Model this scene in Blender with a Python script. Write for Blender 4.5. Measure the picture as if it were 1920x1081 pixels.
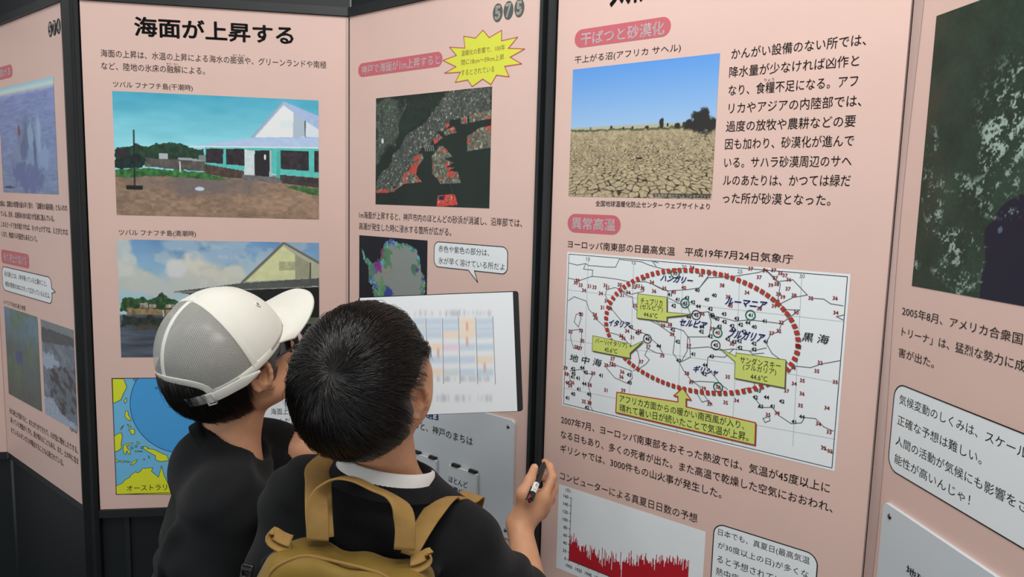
import bpy, bmesh, math, random
import numpy as np
from mathutils import Vector, Matrix
from mathutils.geometry import tessellate_polygon

for o in list(bpy.data.objects):
    bpy.data.objects.remove(o)
SC = bpy.context.scene
COL = SC.collection
rad = math.radians

# ------------------------------------------------------------------ camera, world, lamps, exposure
FPX, PITCH, ROLL = 1377.0, rad(6.79), rad(1.55)
CAM = np.array([0.0, 0.0, 1.5])
_cp, _sp, _cr, _sr = math.cos(PITCH), math.sin(PITCH), math.cos(ROLL), math.sin(ROLL)
_right, _up, _fwd = np.array([1, 0, 0.]), np.array([0, _sp, _cp]), np.array([0, _cp, -_sp])
RC = np.stack([_right*_cr + _up*_sr, -_right*_sr + _up*_cr, -_fwd], 1)      # camera axes in the room
cd = bpy.data.cameras.new('camera')
cam = bpy.data.objects.new('camera', cd)
COL.objects.link(cam)
cd.sensor_fit = 'HORIZONTAL'
cd.sensor_width = 36.0
cd.lens = FPX/1920*36.0
cd.clip_start = 0.02
M4 = Matrix(RC.tolist()).to_4x4()
M4.translation = Vector(CAM)
cam.matrix_world = M4
SC.camera = cam

SC.view_settings.view_transform = 'Standard'
SC.view_settings.look = 'None'
SC.view_settings.gamma = 1.0
SC.view_settings.use_curve_mapping = False
SC.view_settings.exposure = 0.0

w = bpy.data.worlds.new('room_ambience')
SC.world = w
w.use_nodes = True
w.node_tree.nodes['Background'].inputs[0].default_value = (0.93, 0.97, 1.0, 1)
w.node_tree.nodes['Background'].inputs[1].default_value = 0.69


def area(name, loc, target, sx, sy, power, col=(1.0, 0.985, 0.96)):
    l = bpy.data.lights.new(name, 'AREA')
    l.shape = 'RECTANGLE'
    l.size, l.size_y, l.energy, l.color = sx, sy, power, col
    o = bpy.data.objects.new(name, l)
    COL.objects.link(o)
    o.location = loc
    d = Vector(target) - Vector(loc)
    o.rotation_euler = d.to_track_quat('-Z', 'Y').to_euler()
    return o


area('ceiling_lamp', (-0.35, 0.80, 2.72), (-0.40, 1.35, 0.8), 1.3, 0.40, 14)
area('ceiling_lamp', (0.15, 0.05, 2.72), (0.35, 0.75, 0.9), 0.9, 0.5, 17)
area('ceiling_lamp', (-1.75, 1.05, 2.72), (-1.6, 1.8, 1.0), 0.6, 0.30, 6)

# ------------------------------------------------------------------ materials


def lin(c):
    c = np.asarray(c, float)/255.0
    return np.where(c <= 0.04045, c/12.92, ((c+0.055)/1.055)**2.4)


MATS = {}


def mat(name, rgb, rough=0.5, spec=0.5, noise=0.0, nscale=60.0, bump=0.0, bscale=400.0, metal=0.0, sheen=0.0, sss=0.0):
    """principled surface whose colour wanders a little with a noise texture"""
    if name in MATS:
        return MATS[name]
    m = bpy.data.materials.new(name)
    m.use_nodes = True
    nt = m.node_tree
    b = nt.nodes['Principled BSDF']
    c = lin(rgb)
    b.inputs['Roughness'].default_value = rough
    b.inputs['Specular IOR Level'].default_value = spec
    b.inputs['Metallic'].default_value = metal
    if sheen:
        b.inputs['Sheen Weight'].default_value = sheen
    if sss:
        b.inputs['Subsurface Weight'].default_value = sss
        b.inputs['Subsurface Radius'].default_value = (0.012, 0.004, 0.002)
        b.inputs['Subsurface Scale'].default_value = 1.0
    tc = nt.nodes.new('ShaderNodeTexCoord')
    n = nt.nodes.new('ShaderNodeTexNoise')
    n.inputs['Scale'].default_value = nscale
    n.inputs['Detail'].default_value = 4
    nt.links.new(tc.outputs['Object'], n.inputs['Vector'])
    r = nt.nodes.new('ShaderNodeValToRGB')
    r.color_ramp.elements[0].position = 0.3
    r.color_ramp.elements[1].position = 0.7
    r.color_ramp.elements[0].color = (*np.clip(c*(1-noise), 0, 1), 1)
    r.color_ramp.elements[1].color = (*np.clip(c*(1+noise), 0, 1), 1)
    nt.links.new(n.outputs['Fac'], r.inputs['Fac'])
    nt.links.new(r.outputs['Color'], b.inputs['Base Color'])
    if bump:
        n2 = nt.nodes.new('ShaderNodeTexNoise')
        n2.inputs['Scale'].default_value = bscale
        n2.inputs['Detail'].default_value = 3
        nt.links.new(tc.outputs['Object'], n2.inputs['Vector'])
        bp = nt.nodes.new('ShaderNodeBump')
        bp.inputs['Strength'].default_value = bump
        bp.inputs['Distance'].default_value = 0.001
        nt.links.new(n2.outputs['Fac'], bp.inputs['Height'])
        nt.links.new(bp.outputs['Normal'], b.inputs['Normal'])
    MATS[name] = m
    return m


def print_mat():
    if 'photo_print' in MATS:
        return MATS['photo_print']
    m = bpy.data.materials.new('photo_print')
    m.use_nodes = True
    nt = m.node_tree
    b = nt.nodes['Principled BSDF']
    a = nt.nodes.new('ShaderNodeAttribute')
    a.attribute_name = 'ink'
    nt.links.new(a.outputs['Color'], b.inputs['Base Color'])
    b.inputs['Roughness'].default_value = 0.45
    b.inputs['Specular IOR Level'].default_value = 0.35
    MATS['photo_print'] = m
    return m


# ------------------------------------------------------------------ objects


def mesh_np(name, V, F):
    """mesh from arrays; F is an (n,k) array or a list of index tuples"""
    me = bpy.data.meshes.new(name)
    V = np.asarray(V, np.float32)
    if isinstance(F, np.ndarray):
        n, k = F.shape
        me.vertices.add(len(V))
        me.vertices.foreach_set('co', V.ravel())
        me.loops.add(n*k)
        me.loops.foreach_set('vertex_index', F.astype(np.int32).ravel())
        me.polygons.add(n)
        me.polygons.foreach_set('loop_start', np.arange(0, n*k, k, dtype=np.int32))
        me.update(calc_edges=True)
        me.validate()
    else:
        me.from_pydata(V.tolist(), [], [list(f) for f in F])
        me.update()
    return me


def wloc(o):
    p = Vector((0, 0, 0))
    while o:
        p = p + o.location
        o = o.parent
    return p


def obj(name, V, F, m, parent=None, smooth=False, label=None):
    """one mesh object from room coordinates, hung under parent"""
    V = np.asarray(V, float)
    if parent is not None:
        V = V - np.array(wloc(parent))
    me = mesh_np(name, V, F)
    if smooth:
        me.polygons.foreach_set('use_smooth', np.ones(len(me.polygons), bool))
    for mm in (m if isinstance(m, (list, tuple)) else [m]):
        me.materials.append(mm)
    o = bpy.data.objects.new(name, me)
    COL.objects.link(o)
    if parent is not None:
        o.parent = parent
    if label:
        o['label'] = label
    return o


def thing(name, label, cat, loc, group=None):
    o = bpy.data.objects.new(name, None)
    o.empty_display_size = 0.05
    COL.objects.link(o)
    o.location = loc
    o['label'], o['category'] = label, cat
    if group:
        o['group'] = group
    return o


def struct(name, V, F, m):
    o = obj(name, V, F, m)
    o['kind'] = 'structure'
    return o


def prism(foot, z0, z1):
    """upright prism over a plan outline"""
    n = len(foot)
    V = [(x, y, z0) for x, y in foot] + [(x, y, z1) for x, y in foot]
    F = [tuple(range(n))[::-1], tuple(range(n, 2*n))] + [(i, (i+1) % n, n+(i+1) % n, n+i) for i in range(n)]
    return V, F


def at(px, py, depth):
    """point of the room seen at a photo pixel (1920 x 1081), depth measured along +Y"""
    d = RC @ np.array([px-960.0, -(py-540.5), -FPX])
    return CAM + d*(depth/d[1])


# ------------------------------------------------------------------ upright display planes


class Plane:
    def __init__(s, O, yaw):
        s.O = np.array([O[0], O[1]])
        s.u = np.array([math.cos(yaw), math.sin(yaw)])
        s.n = np.array([math.sin(yaw), -math.cos(yaw)])

    def uv(s, x, y):
        d = RC @ np.array([x-960.0, -(y-540.5), -FPX])
        t = ((s.O - CAM[:2]) @ s.n)/(d[:2] @ s.n)
        p = CAM + t*d
        return np.array([(p[:2]-s.O) @ s.u, p[2]])

    def W(s, u, z, d=0.0):
        p = s.O + s.u*u + s.n*d
        return (p[0], p[1], z)


FONT_O = None


def text_shape(body, bold):
    """outline mesh of one line of lettering, scaled to the unit box"""
    global FONT_O
    if FONT_O is None:
        c = bpy.data.curves.new('lettering', 'FONT')
        FONT_O = bpy.data.objects.new('lettering', c)
        COL.objects.link(FONT_O)
    c = FONT_O.data
    c.body = body
    c.resolution_u = 2
    dg = bpy.context.evaluated_depsgraph_get()
    dg.update()
    me = bpy.data.meshes.new_from_object(FONT_O.evaluated_get(dg))
    V = np.zeros(len(me.vertices)*3)
    me.vertices.foreach_get('co', V)
    V = V.reshape(-1, 3)[:, :2]
    F = [tuple(p.vertices) for p in me.polygons]
    bpy.data.meshes.remove(me)
    if bold:                                                            # heavier strokes: the outline laid down several times
        k = 8 if bold > .012 else 4
        n, V0, F0 = len(V), V, F
        V = np.concatenate([V0+bold*np.array([math.cos(2*math.pi*i/k), math.sin(2*math.pi*i/k)]) for i in range(k)])
        F = [tuple(i*n+j for j in f) for i in range(k) for f in F0]
    lo, hi = V.min(0), V.max(0)
    return (V-lo)/np.maximum(hi-lo, 1e-6), F, (hi-lo)


class Art:
    """flat ink on one display plane; every call takes photo pixels"""

    def __init__(s, pl, d, conv=None):
        s.pl, s.d, s.V, s.F, s.conv = pl, d, [], [], conv or (lambda p: p)

    def q(s, p):
        return s.pl.uv(*s.conv(p))

    def add(s, uv, F, dd=0.0):
        b = len(s.V)
        s.V += [s.pl.W(a, z, s.d+dd) for a, z in uv]
        s.F += [tuple(b+i for i in f) for f in F]

    def poly_uv(s, uv, dd=0.0):
        tri = tessellate_polygon([[Vector((a, z, 0)) for a, z in uv]])
        a0 = []
        for t in tri:
            p = [np.asarray(uv[i]) for i in t]
            cr = (p[1][0]-p[0][0])*(p[2][1]-p[0][1])-(p[1][1]-p[0][1])*(p[2][0]-p[0][0])
            a0.append(tuple(t) if cr > 0 else tuple(t)[::-1])
        s.add(uv, a0, dd)

    def poly(s, pts, dd=0.0):
        s.poly_uv([s.q(p) for p in pts], dd)

    def stroke_uv(s, uv, w, dd=0.0, closed=False):
        uv = [np.asarray(p) for p in uv]
        if closed:
            uv = uv + [uv[0]]
        for a, b in zip(uv[:-1], uv[1:]):
            t = b-a
            L = np.hypot(*t)
            if L < 1e-7:
                continue
            n = np.array([-t[1], t[0]])/L*w/2
            e = t/L*w*0.35
            s.add([a-n-e, b-n+e, b+n+e, a+n-e], [(0, 1, 2, 3)], dd)

    def stroke(s, pts, w, dd=0.0, closed=False):
        s.stroke_uv([s.q(p) for p in pts], w, dd, closed)

    def box(s, p0, p1, dd=0.0):
        a, b = s.q(p0), s.q(p1)
        s.add([(a[0], b[1]), (b[0], b[1]), (b[0], a[1]), (a[0], a[1])], [(0, 1, 2, 3)], dd)

    def rround(s, u0, z0, u1, z1, r):
        r = min(r, abs(u1-u0)/2, abs(z1-z0)/2)
        out = []
        for cx, cz, a0 in ((u1-r, z1-r, 0), (u0+r, z1-r, 90), (u0+r, z0+r, 180), (u1-r, z0+r, 270)):
            for k in range(9):
                a = rad(a0+k*11.25)
                out.append((cx+r*math.cos(a), cz+r*math.sin(a)))
        return out

    def text(s, body, p1, p2, h, bold=0.0, shear=0.0, dd=0.0):
        """a line running from p1 to p2 (both at mid height), h pixels tall at p1"""
        a, b = s.conv(p1), s.conv(p2)
        A, B = s.pl.uv(*a), s.pl.uv(*b)
        k = h/2.0
        hh = s.q((p1[0], p1[1]-k))[1]-s.q((p1[0], p1[1]+k))[1]
        z = (A[1]+B[1])/2
        V, F, _ = text_shape(body, bold)
        uv = [(A[0]+(B[0]-A[0])*x+shear*(y-.5)*hh, z+(y-.5)*hh) for x, y in V]
        s.add(uv, F, dd)

    def mark(s, body, p, h, bold=0.0, dd=0.0):
        """a short word centred on p, keeping the letter's own proportion"""
        a = s.conv(p)
        A = s.pl.uv(*a)
        hh = s.q((p[0], p[1]-h/2))[1]-s.q((p[0], p[1]+h/2))[1]
        V, F, e = text_shape(body, bold)
        wd = hh*e[0]/e[1]
        s.add([(A[0]+(x-.5)*wd, A[1]+(y-.5)*hh) for x, y in V], F, dd)

    def disc(s, p, ru, rz, dd=0.0, n=28):
        A = s.q(p)
        s.poly_uv([(A[0]+ru*math.cos(2*math.pi*i/n), A[1]+rz*math.sin(2*math.pi*i/n)) for i in range(n)], dd)

    def ring(s, p, r, w, dd=0.0, n=28):
        A = s.q(p)
        s.stroke_uv([(A[0]+r*math.cos(2*math.pi*i/n), A[1]+r*math.sin(2*math.pi*i/n)) for i in range(n)], w, dd, True)

    def build(s, name, m, parent, label=None):
        return obj(name, s.V, s.F, m, parent, label=label)


def crop(ox, oy, k):
    return lambda p: (ox+p[0]/k, oy+p[1]/k)


# ------------------------------------------------------------------ painted photographs (ink colour per point of a fine grid)


def vnoise(X, Y, seed):
    rng = np.random.RandomState(seed)
    T = rng.rand(64, 64)
    xi, yi = np.floor(X).astype(int), np.floor(Y).astype(int)
    fx, fy = X-xi, Y-yi
    fx, fy = fx*fx*(3-2*fx), fy*fy*(3-2*fy)
    g = lambda a, b: T[a % 64, b % 64]
    return (g(xi, yi)*(1-fx)+g(xi+1, yi)*fx)*(1-fy)+(g(xi, yi+1)*(1-fx)+g(xi+1, yi+1)*fx)*fy


def fbm(X, Y, seed=0, oct=4):
    a, t, s = 0.5, 0, 0
    for k in range(oct):
        t = t+a*vnoise(X*2**k, Y*2**k, seed+k)
        s += a
        a *= .55
    return t/s


class Picture:
    def __init__(s, pl, p_tl, p_br, conv=None, nx=260, u=None, z=None):
        """an upright rectangle of the plane; corners in photo pixels"""
        s.pl, s.conv = pl, conv or (lambda p: p)
        a, b = pl.uv(*s.conv(p_tl)), pl.uv(*s.conv(p_br))
        s.u0, s.u1 = (a[0], b[0]) if u is None else u
        s.z1, s.z0 = (a[1], b[1]) if z is None else z
        asp = (s.z1-s.z0)/(s.u1-s.u0)
        s.nx, s.ny = nx, max(8, int(nx*asp))
        s.asp = asp
        x, y = np.linspace(0, 1, s.nx), np.linspace(0, 1, s.ny)
        s.X, s.Y = np.meshgrid(x, y)
        s.YY = s.Y*asp
        s.C = np.zeros((s.ny, s.nx, 3))

    def f(s, p):
        a = s.pl.uv(*s.conv(p))
        return ((a[0]-s.u0)/(s.u1-s.u0), (s.z1-a[1])/(s.z1-s.z0))

    def put(s, m, c):
        m = np.clip(m, 0, 1)[..., None]
        s.C = s.C*(1-m)+np.asarray(c, float)*m

    def inside(s, pts, rough=0.0, rs=20, seed=3):
        P = [s.f(p) for p in pts]
        X, Y = s.X, s.Y
        if rough:
            X = X+(fbm(s.X*rs, s.YY*rs, seed)-.5)*rough
            Y = Y+(fbm(s.X*rs, s.YY*rs, seed+9)-.5)*rough/s.asp
        r = np.zeros(X.shape, bool)
        for (x0, y0), (x1, y1) in zip(P, P[1:]+P[:1]):
            if y0 == y1:
                continue
            c = (y0 > Y) != (y1 > Y)
            r ^= c & (X < (x1-x0)*(Y-y0)/(y1-y0)+x0)
        return r.astype(float)

    def edge_dist(s, pts):
        P = [s.f(p) for p in pts]
        D = np.full(s.X.shape, 9.)
        for (x0, y0), (x1, y1) in zip(P, P[1:]+P[:1]):
            y0, y1 = y0*s.asp, y1*s.asp
            dx, dy = x1-x0, y1-y0
            t = np.clip(((s.X-x0)*dx+(s.YY-y0)*dy)/(dx*dx+dy*dy+1e-9), 0, 1)
            D = np.minimum(D, np.hypot(s.X-x0-t*dx, s.YY-y0-t*dy))
        return D

    def poly(s, pts, c, rough=0.0, rs=20, tex=0.0, ts=60, seed=3, alpha=1.0):
        m = s.inside(pts, rough, rs, seed)*alpha
        c = np.asarray(c, float)
        if tex:
            n = (fbm(s.X*ts, s.YY*ts, seed+5)-.5)*2*tex
            c = np.clip(c*(1+n[..., None]), 0, 255)
        s.put(m, c)

    def line(s, a, b, wdt, c):
        (x0, y0), (x1, y1) = s.f(a), s.f(b)
        y0, y1 = y0*s.asp, y1*s.asp
        dx, dy = x1-x0, y1-y0
        t = np.clip(((s.X-x0)*dx+(s.YY-y0)*dy)/(dx*dx+dy*dy+1e-9), 0, 1)
        D = np.hypot(s.X-x0-t*dx, s.YY-y0-t*dy)
        s.put(np.clip((wdt-D)/wdt*2, 0, 1), c)

    def blob(s, p, rx, ry, c, rough=.5, seed=1, rs=25, alpha=1.0, soft=.25):
        x, y = s.f(p)
        d = np.hypot((s.X-x)/rx, (s.YY-y*s.asp)/ry)+(fbm(s.X*rs, s.YY*rs, seed)-.5)*2*rough
        s.put(np.clip((1-d)/soft, 0, 1)*alpha, c)

    def build(s, name, parent, d=0.0006, label=None, gain=1.0):
        u = s.u0+s.X*(s.u1-s.u0)
        z = s.z1-s.Y*(s.z1-s.z0)
        V = np.stack([s.pl.O[0]+s.pl.u[0]*u+s.pl.n[0]*d, s.pl.O[1]+s.pl.u[1]*u+s.pl.n[1]*d, z], -1).reshape(-1, 3)
        i = np.arange(s.nx*s.ny).reshape(s.ny, s.nx)
        F = np.stack([i[1:, :-1], i[1:, 1:], i[:-1, 1:], i[:-1, :-1]], -1).reshape(-1, 4)
        o = obj(name, V, F, print_mat(), parent, label=label)
        at_ = o.data.color_attributes.new('ink', 'FLOAT_COLOR', 'POINT')
        c = np.ones((s.nx*s.ny, 4), np.float32)
        c[:, :3] = np.clip(lin(np.clip(s.C, 0, 255))*gain, 0, .92).reshape(-1, 3)
        at_.data.foreach_set('color', c.ravel())
        return o


INK = mat('black_ink', (24, 21, 22), 0.5, 0.3)
PINK = mat('pink_board', (229, 196, 184), 0.42, 0.4, 0.015, 9, 0.04, 900)
ROSE = mat('rose_ink', (206, 106, 116), 0.45, 0.3)
WHITE = mat('white_ink', (238, 240, 240), 0.45, 0.3)
PALE = mat('pale_paper', (240, 246, 248), 0.42, 0.35, 0.01, 12)
BLACKP = mat('black_painted_metal', (33, 36, 37), 0.42, 0.45, 0.12, 14, 0.05, 300)
BLACKW = mat('black_wall_paint', (24, 29, 31), 0.5, 0.4, 0.15, 5, 0.05, 200)
YEL = mat('yellow_ink', (226, 230, 78), 0.45, 0.3)
NAVY = mat('blue_ink', (38, 48, 140), 0.5, 0.3)
# ------------------------------------------------------------------ the exhibition walls
YA, YB, YE = rad(-39.5), rad(8.8), rad(-83.9)
PB = Plane((-0.447, 2.000), YB)
PC = Plane((-0.447, 2.000), YA)
PA = Plane((-1.150, 1.917), YA)
PE = Plane((0.590, 1.146), YE)
PD = PC
_a0 = np.array([-1.150, 1.917])-0.628*PA.u
PZ = Plane(tuple(_a0), YB)
ZB, ZT = 0.642, 1.968
SPAN = {'A': (PA, -0.628, 0.0), 'B': (PB, -0.660, 0.0), 'C': (PC, 0.0, 0.638), 'D': (PD, 0.681, 1.343), 'E': (PE, 0.0, 0.62), 'Z': (PZ, -0.5, 0.0)}


def slab(pl, u0, u1, z0, z1, d0, d1):
    foot = [pl.W(u0, 0, d1)[:2], pl.W(u1, 0, d1)[:2], pl.W(u1, 0, d0)[:2], pl.W(u0, 0, d0)[:2]]
    return prism(foot[::-1] if False else foot, z0, z1)


def merge(parts):
    V, F = [], []
    for v, f in parts:
        b = len(V)
        V += [tuple(p) for p in v]
        F += [tuple(b+i for i in q) for q in f]
    return V, F


struct('floor', *prism([(-3.2, -1.6), (2.4, -1.6), (2.4, 3.4), (-3.2, 3.4)], -0.05, 0.0), mat('dark_carpet', (52, 54, 58), 0.95, 0.1, 0.25, 160, 0.4, 500))
struct('ceiling', *prism([(-3.2, -1.6), (2.4, -1.6), (2.4, 3.4), (-3.2, 3.4)], 2.80, 2.86), mat('dark_ceiling', (48, 50, 52), 0.9, 0.1, 0.1, 8))


def wallset(name, keys):
    parts = []
    for k in keys:
        pl, a, b = SPAN[k]
        parts.append(slab(pl, a, b, 0.0, ZB-0.02, -0.06, -0.014))
        parts.append(slab(pl, a, b, ZB-0.02, ZT+0.02, -0.06, -0.0135))
        parts.append(slab(pl, a, b, ZT+0.02, 2.80, -0.06, -0.006))
    return struct(name, *merge(parts), BLACKW)


wallset('wall_left', 'ZA')
wallset('wall_back', 'BC')
wallset('wall_right', 'DE')
# rails under and over the boards, posts between them
tr = []
for k in 'ZABCDE':
    pl, a, b = SPAN[k]
    tr.append(slab(pl, a, b, ZB-0.022, ZB-0.001, -0.014, 0.006 if k != 'A' else -0.002))
struct('trim_1', *merge(tr), BLACKP)
tr = []
for k in 'ZABCDE':
    pl, a, b = SPAN[k]
    tr.append(slab(pl, a, b, ZT+0.001, ZT+0.022, -0.014, 0.008))
struct('trim_2', *merge(tr), BLACKP)
a1, b0 = np.array(PA.W(0.002, 0, 0)[:2]), np.array(PB.W(-0.662, 0, 0)[:2])
mid = (a1+b0)/2
foot = [a1-PA.n*.06, a1+PA.n*.004, a1+PA.n*.010+PA.u*.010, mid+np.array([-.2, -.98])*.016-PB.u*.010, mid+np.array([-.1, -.98])*.006,
        mid+np.array([0, -1])*.010+PB.u*.010, b0+PB.n*.008-PB.u*.008, b0+PB.n*.002, b0-PB.n*.06]
struct('trim_3', *prism([tuple(p) for p in foot], 0.0, 2.80), BLACKP)
prof = [(0.639, -.06), (0.639, .006), (0.642, .009), (0.650, .009), (0.652, -.004), (0.664, -.004), (0.666, .011), (0.677, .011), (0.680, .007), (0.680, -.06)]
struct('trim_4', *prism([PC.W(u, 0, d)[:2] for u, d in prof], 0.0, 2.80), BLACKP)
# batten on the black wall under the sea-level board
struct('trim_5', *slab(PB, -0.600, -0.588, 0.0, ZB-0.024, -0.02, -0.006), BLACKP)

PANEL = {}


def board(k, label):
    pl, a, b = SPAN[k]
    t = thing('display_panel', label, 'display panel', pl.W((a+b)/2, ZB, 0))
    e = 0.002
    obj('board', *slab(pl, a+e, b-e, ZB, ZT, -0.0125, 0.0), PINK, t)
    PANEL[k] = t
    return t


TA = board('A', 'pink display panel numbered 574 with the drifting ice photo beside the black post')
TB = board('B', 'pink display panel with the large sea-level title and two house photos')
TC = board('C', 'pink display panel numbered 575 with the yellow starburst and dark aerial city photo')
TD = board('D', 'pink display panel with cracked earth photo, weather map and red bar chart')
TE = board('E', 'pink display panel with the green satellite storm photo next to the weather map panel')
TZ = board('Z', 'narrow slice of a pink display panel left of panel 574')

PILLM = ROSE


def pill(parent, pl, p1, p2, h, body, t1, t2, th, conv=None, bold=0.012, r=1.0):
    a = Art(pl, 0.0005, conv)
    A, B = a.q(p1), a.q(p2)
    hh = a.q((p1[0], p1[1]-h/2))[1]-a.q((p1[0], p1[1]+h/2))[1]
    z = (A[1]+B[1])/2
    a.poly_uv(a.rround(A[0], z-hh/2, B[0], z+hh/2, hh/2*r))
    o = a.build('heading_pill', ROSE, parent, 'rose red rounded heading bar')
    t = Art(pl, 0.0009, conv)
    t.text(body, t1, t2, th, bold)
    t.build('lettering', WHITE, o)
    return o


def para(parent, pl, name, lines, conv=None, m=None, bold=0.0, ruby=()):
    t = Art(pl, 0.0006, conv)
    for body, p1, p2, h in lines:
        t.text(body, p1, p2, h, bold)
    for body, p1, p2, h in ruby:
        t.text(body, p1, p2, h, 0.0)
    return t.build(name, m or INK, parent)


def bubble(parent, pl, uvbox, r, tail=None, lw=0.0022):
    """white speech bubble with a black outline"""
    u0, z0, u1, z1 = uvbox
    a = Art(pl, 0.0004)
    out = a.rround(u0, z0, u1, z1, r)
    if tail:
        i0, pts = tail
        out = out[:i0]+pts+out[i0:]
    a.poly_uv(out)
    o = a.build('speech_bubble', PALE, parent, 'white speech bubble with black outline')
    b = Art(pl, 0.0008)
    b.stroke_uv(out, lw, closed=True)
    b.build('outline', INK, o)
    return o


def badge(parent, pl, digits, cs, rx, ry, dark, light, h):
    o = None
    for ch, c in zip(digits, cs):
        a = Art(pl, 0.0005)
        A = a.q(c)
        ru = pl.uv(c[0]+rx, c[1])[0]-A[0]
        rz = A[1]-pl.uv(c[0], c[1]+ry)[1]
        a.disc(c, ru, rz)
        d = a.build('number_disc', dark, parent, 'dark oval with the digit '+ch)
        t = Art(pl, 0.0009)
        k = (c[0]-rx*.55, c[1]), (c[0]+rx*.55, c[1])
        z = A[1]
        V, F, _ = text_shape(ch, 0.03)
        t.add([(A[0]+(x-.5)*ru*1.15, z+(y-.5)*rz*1.5) for x, y in V], F)
        t.build('digit', light, d)


# ================================================================== panel 574
k = crop(0, 0, 2.162)
badge(TA, PA, '574', [(94.5, 55), (102.3, 52.2), (110, 49.2)], 4.0, 15, INK, mat('cream_ink', (232, 214, 206)), 10)
pill(TA, PA, (-22, 141), (23.4, 135), 23, '氷が溶ける', (-16, 140), (20.5, 135.5), 15)
p = Picture(PA, (-4, 164), (110, 361), nx=150, z=(PA.uv(102.7, 142.5)[1], PA.uv(112.4, 364.5)[1]))
n = fbm(p.X*14, p.YY*90, 4)
p.C[:] = np.array([126, 142, 196])*(1-.32*p.Y[..., None])+np.array([30, 42, 40])*p.Y[..., None]+((n-.5)*44)[..., None]
p.put(np.clip((.10-p.Y)/.05, 0, 1), (204, 220, 214))
p.put(np.clip((.045-p.Y)/.04, 0, 1), (146, 202, 224))
for q, rx, ry, c in (((52, 318), .30, .16, (92, 108, 156)), ((52, 268), .16, .20, (104, 130, 164)), ((40, 272), .07, .14, (110, 128, 158)), ((72, 270), .07, .19, (132, 160, 196)), ((60, 292), .34, .06, (128, 152, 190)), ((84, 296), .10, .08, (134, 160, 198)), ((34, 290), .1, .07, (120, 142, 176))):
    p.blob(q, rx, ry, c, .45, 7, 22, .9)
p.blob((48, 262), .05, .12, (88, 108, 150), .5, 3, 30, .8)
p.blob((36, 246), .03, .035, (112, 84, 84), .4, 5, 30)
p.blob((58, 258), .06, .10, (146, 172, 200), .5, 15, 26, .8)
p.blob((73, 256), .035, .12, (150, 176, 204), .4, 18, 26, .8)
p.blob((44, 280), .05, .08, (84, 104, 140), .5, 21, 26, .8)
p.blob((66, 280), .03, .10, (70, 92, 134), .5, 22, 26, .8)
p.blob((18, 351), .12, .008, (40, 44, 60), .6, 2, 60)
p.build('printed_photograph', TA, label='printed photo of blue ice floes on a lavender sea', gain=1.15)
para(TA, PA, 'paragraph_text', [
    ('北極は、温暖化の影響を最も早く受け、「温暖化の最前線」ともいわれ', (-1, 382), (126.5, 388.5), 11),
    ('ている。近年、北極海の氷の減少が急速に進んでいる。', (1.5, 400.5), (102, 409), 11),
    ('このスピードで氷が減少すれば、ホッキョクグマは、えさがとれな', (2, 420), (127.5, 434.5), 11),
    ('くなり、絶滅する可能性もあるという。', (3, 437), (70, 448.5), 11)], bold=0.004)
pill(TA, PA, (3, 480), (54.3, 489.5), 25, '永久凍土が溶ける', (7.5, 481), (50.5, 489), 16, r=.6)
a, b = PA.uv(5, 511), PA.uv(97, 566)
u0, u1 = PA.uv(5, 520)[0], PA.uv(97.3, 545)[0]
z1, z0 = (PA.uv(9, 499)[1]+PA.uv(92, 520)[1])/2, (PA.uv(12, 545)[1]+PA.uv(94, 568)[1])/2
t0 = PA.uv(104, 547)
o = bubble(TA, PA, (u0, z0, u1, z1), 0.022, (36, [(u1, t0[1]-.006), tuple(t0), (u1, t0[1]+.008)]))
para(o, PA, 'lettering', [('永久凍土とは、1年中凍っている土壌のこと。', (8.5, 511.5), (88, 532.5), 10), ('地球の陸地の20%にわたって広がっているんだよ。', (10, 531), (94.5, 554.5), 10)], bold=0.004)
para(TA, PA, 'caption_text', [('シベリアの永久凍土地帯', (7, 566), (48, 577), 9)])
p = Picture(PA, (8.6, 574), (77.7, 770), nx=130, z=((PA.uv(8.6, 574)[1]+PA.uv(71.5, 594)[1])/2, (PA.uv(16.5, 738)[1]+PA.uv(77.7, 770)[1])/2), u=(PA.uv(12, 650)[0], PA.uv(74.5, 680)[0]))
n, n2 = fbm(p.X*3.2, p.YY*3, 21), fbm(p.X*16, p.YY*16, 5)
p.C[:] = np.array([84, 100, 100])
p.put(np.clip((.45-p.Y)*2.2, 0, 1), (100, 138, 168))
p.put(np.clip((n-.45)*4, 0, .7), (88, 116, 88))
p.put(np.clip((p.Y-.6)*1.6, 0, .8), (74, 76, 66))
p.blob((36, 668), .14, .10, (62, 80, 128), .5, 6, 14, .8)
p.blob((56, 662), .10, .16, (92, 118, 92), .6, 8, 14, .7)
p.C *= (.9+.2*n2)[..., None]
p.build('printed_photograph', TA, label='printed aerial photo in murky green and blue', gain=1.15)
p = Picture(PA, (78, 598), (145.6, 808), nx=140, z=((PA.uv(77.7, 598)[1]+PA.uv(137.6, 618.8)[1])/2, (PA.uv(83.8, 774.7)[1]+PA.uv(145.6, 808)[1])/2), u=(PA.uv(81, 690)[0], PA.uv(141.8, 710)[0]))
n = fbm(p.X*7+p.YY*3, p.YY*14-p.X*6, 31)
p.C[:] = np.array([104, 116, 128])+((n-.5)*70)[..., None]
p.put(np.clip((.16-p.Y)*9, 0, 1)*.75, (120, 128, 128))
p.poly([(78, 612), (138, 634), (139, 650), (79, 640)], (66, 74, 78), .05, 24, .3)
p.put(p.inside([(92, 690), (142, 690), (145, 770), (120, 776), (96, 740)], .12, 9, 3)*np.clip((n-.42)*6, 0, 1), (50, 52, 56))
p.poly([(82, 742), (100, 748), (112, 772), (146, 800), (146, 812), (83, 780)], (150, 164, 182), .06, 14, .2)
p.poly([(80, 660), (98, 664), (112, 684), (90, 690), (80, 684)], (150, 166, 186), .08, 14, .15)
p.build('printed_photograph', TA, label='printed photo of a snowy river bank in grey', gain=1.15)
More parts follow.
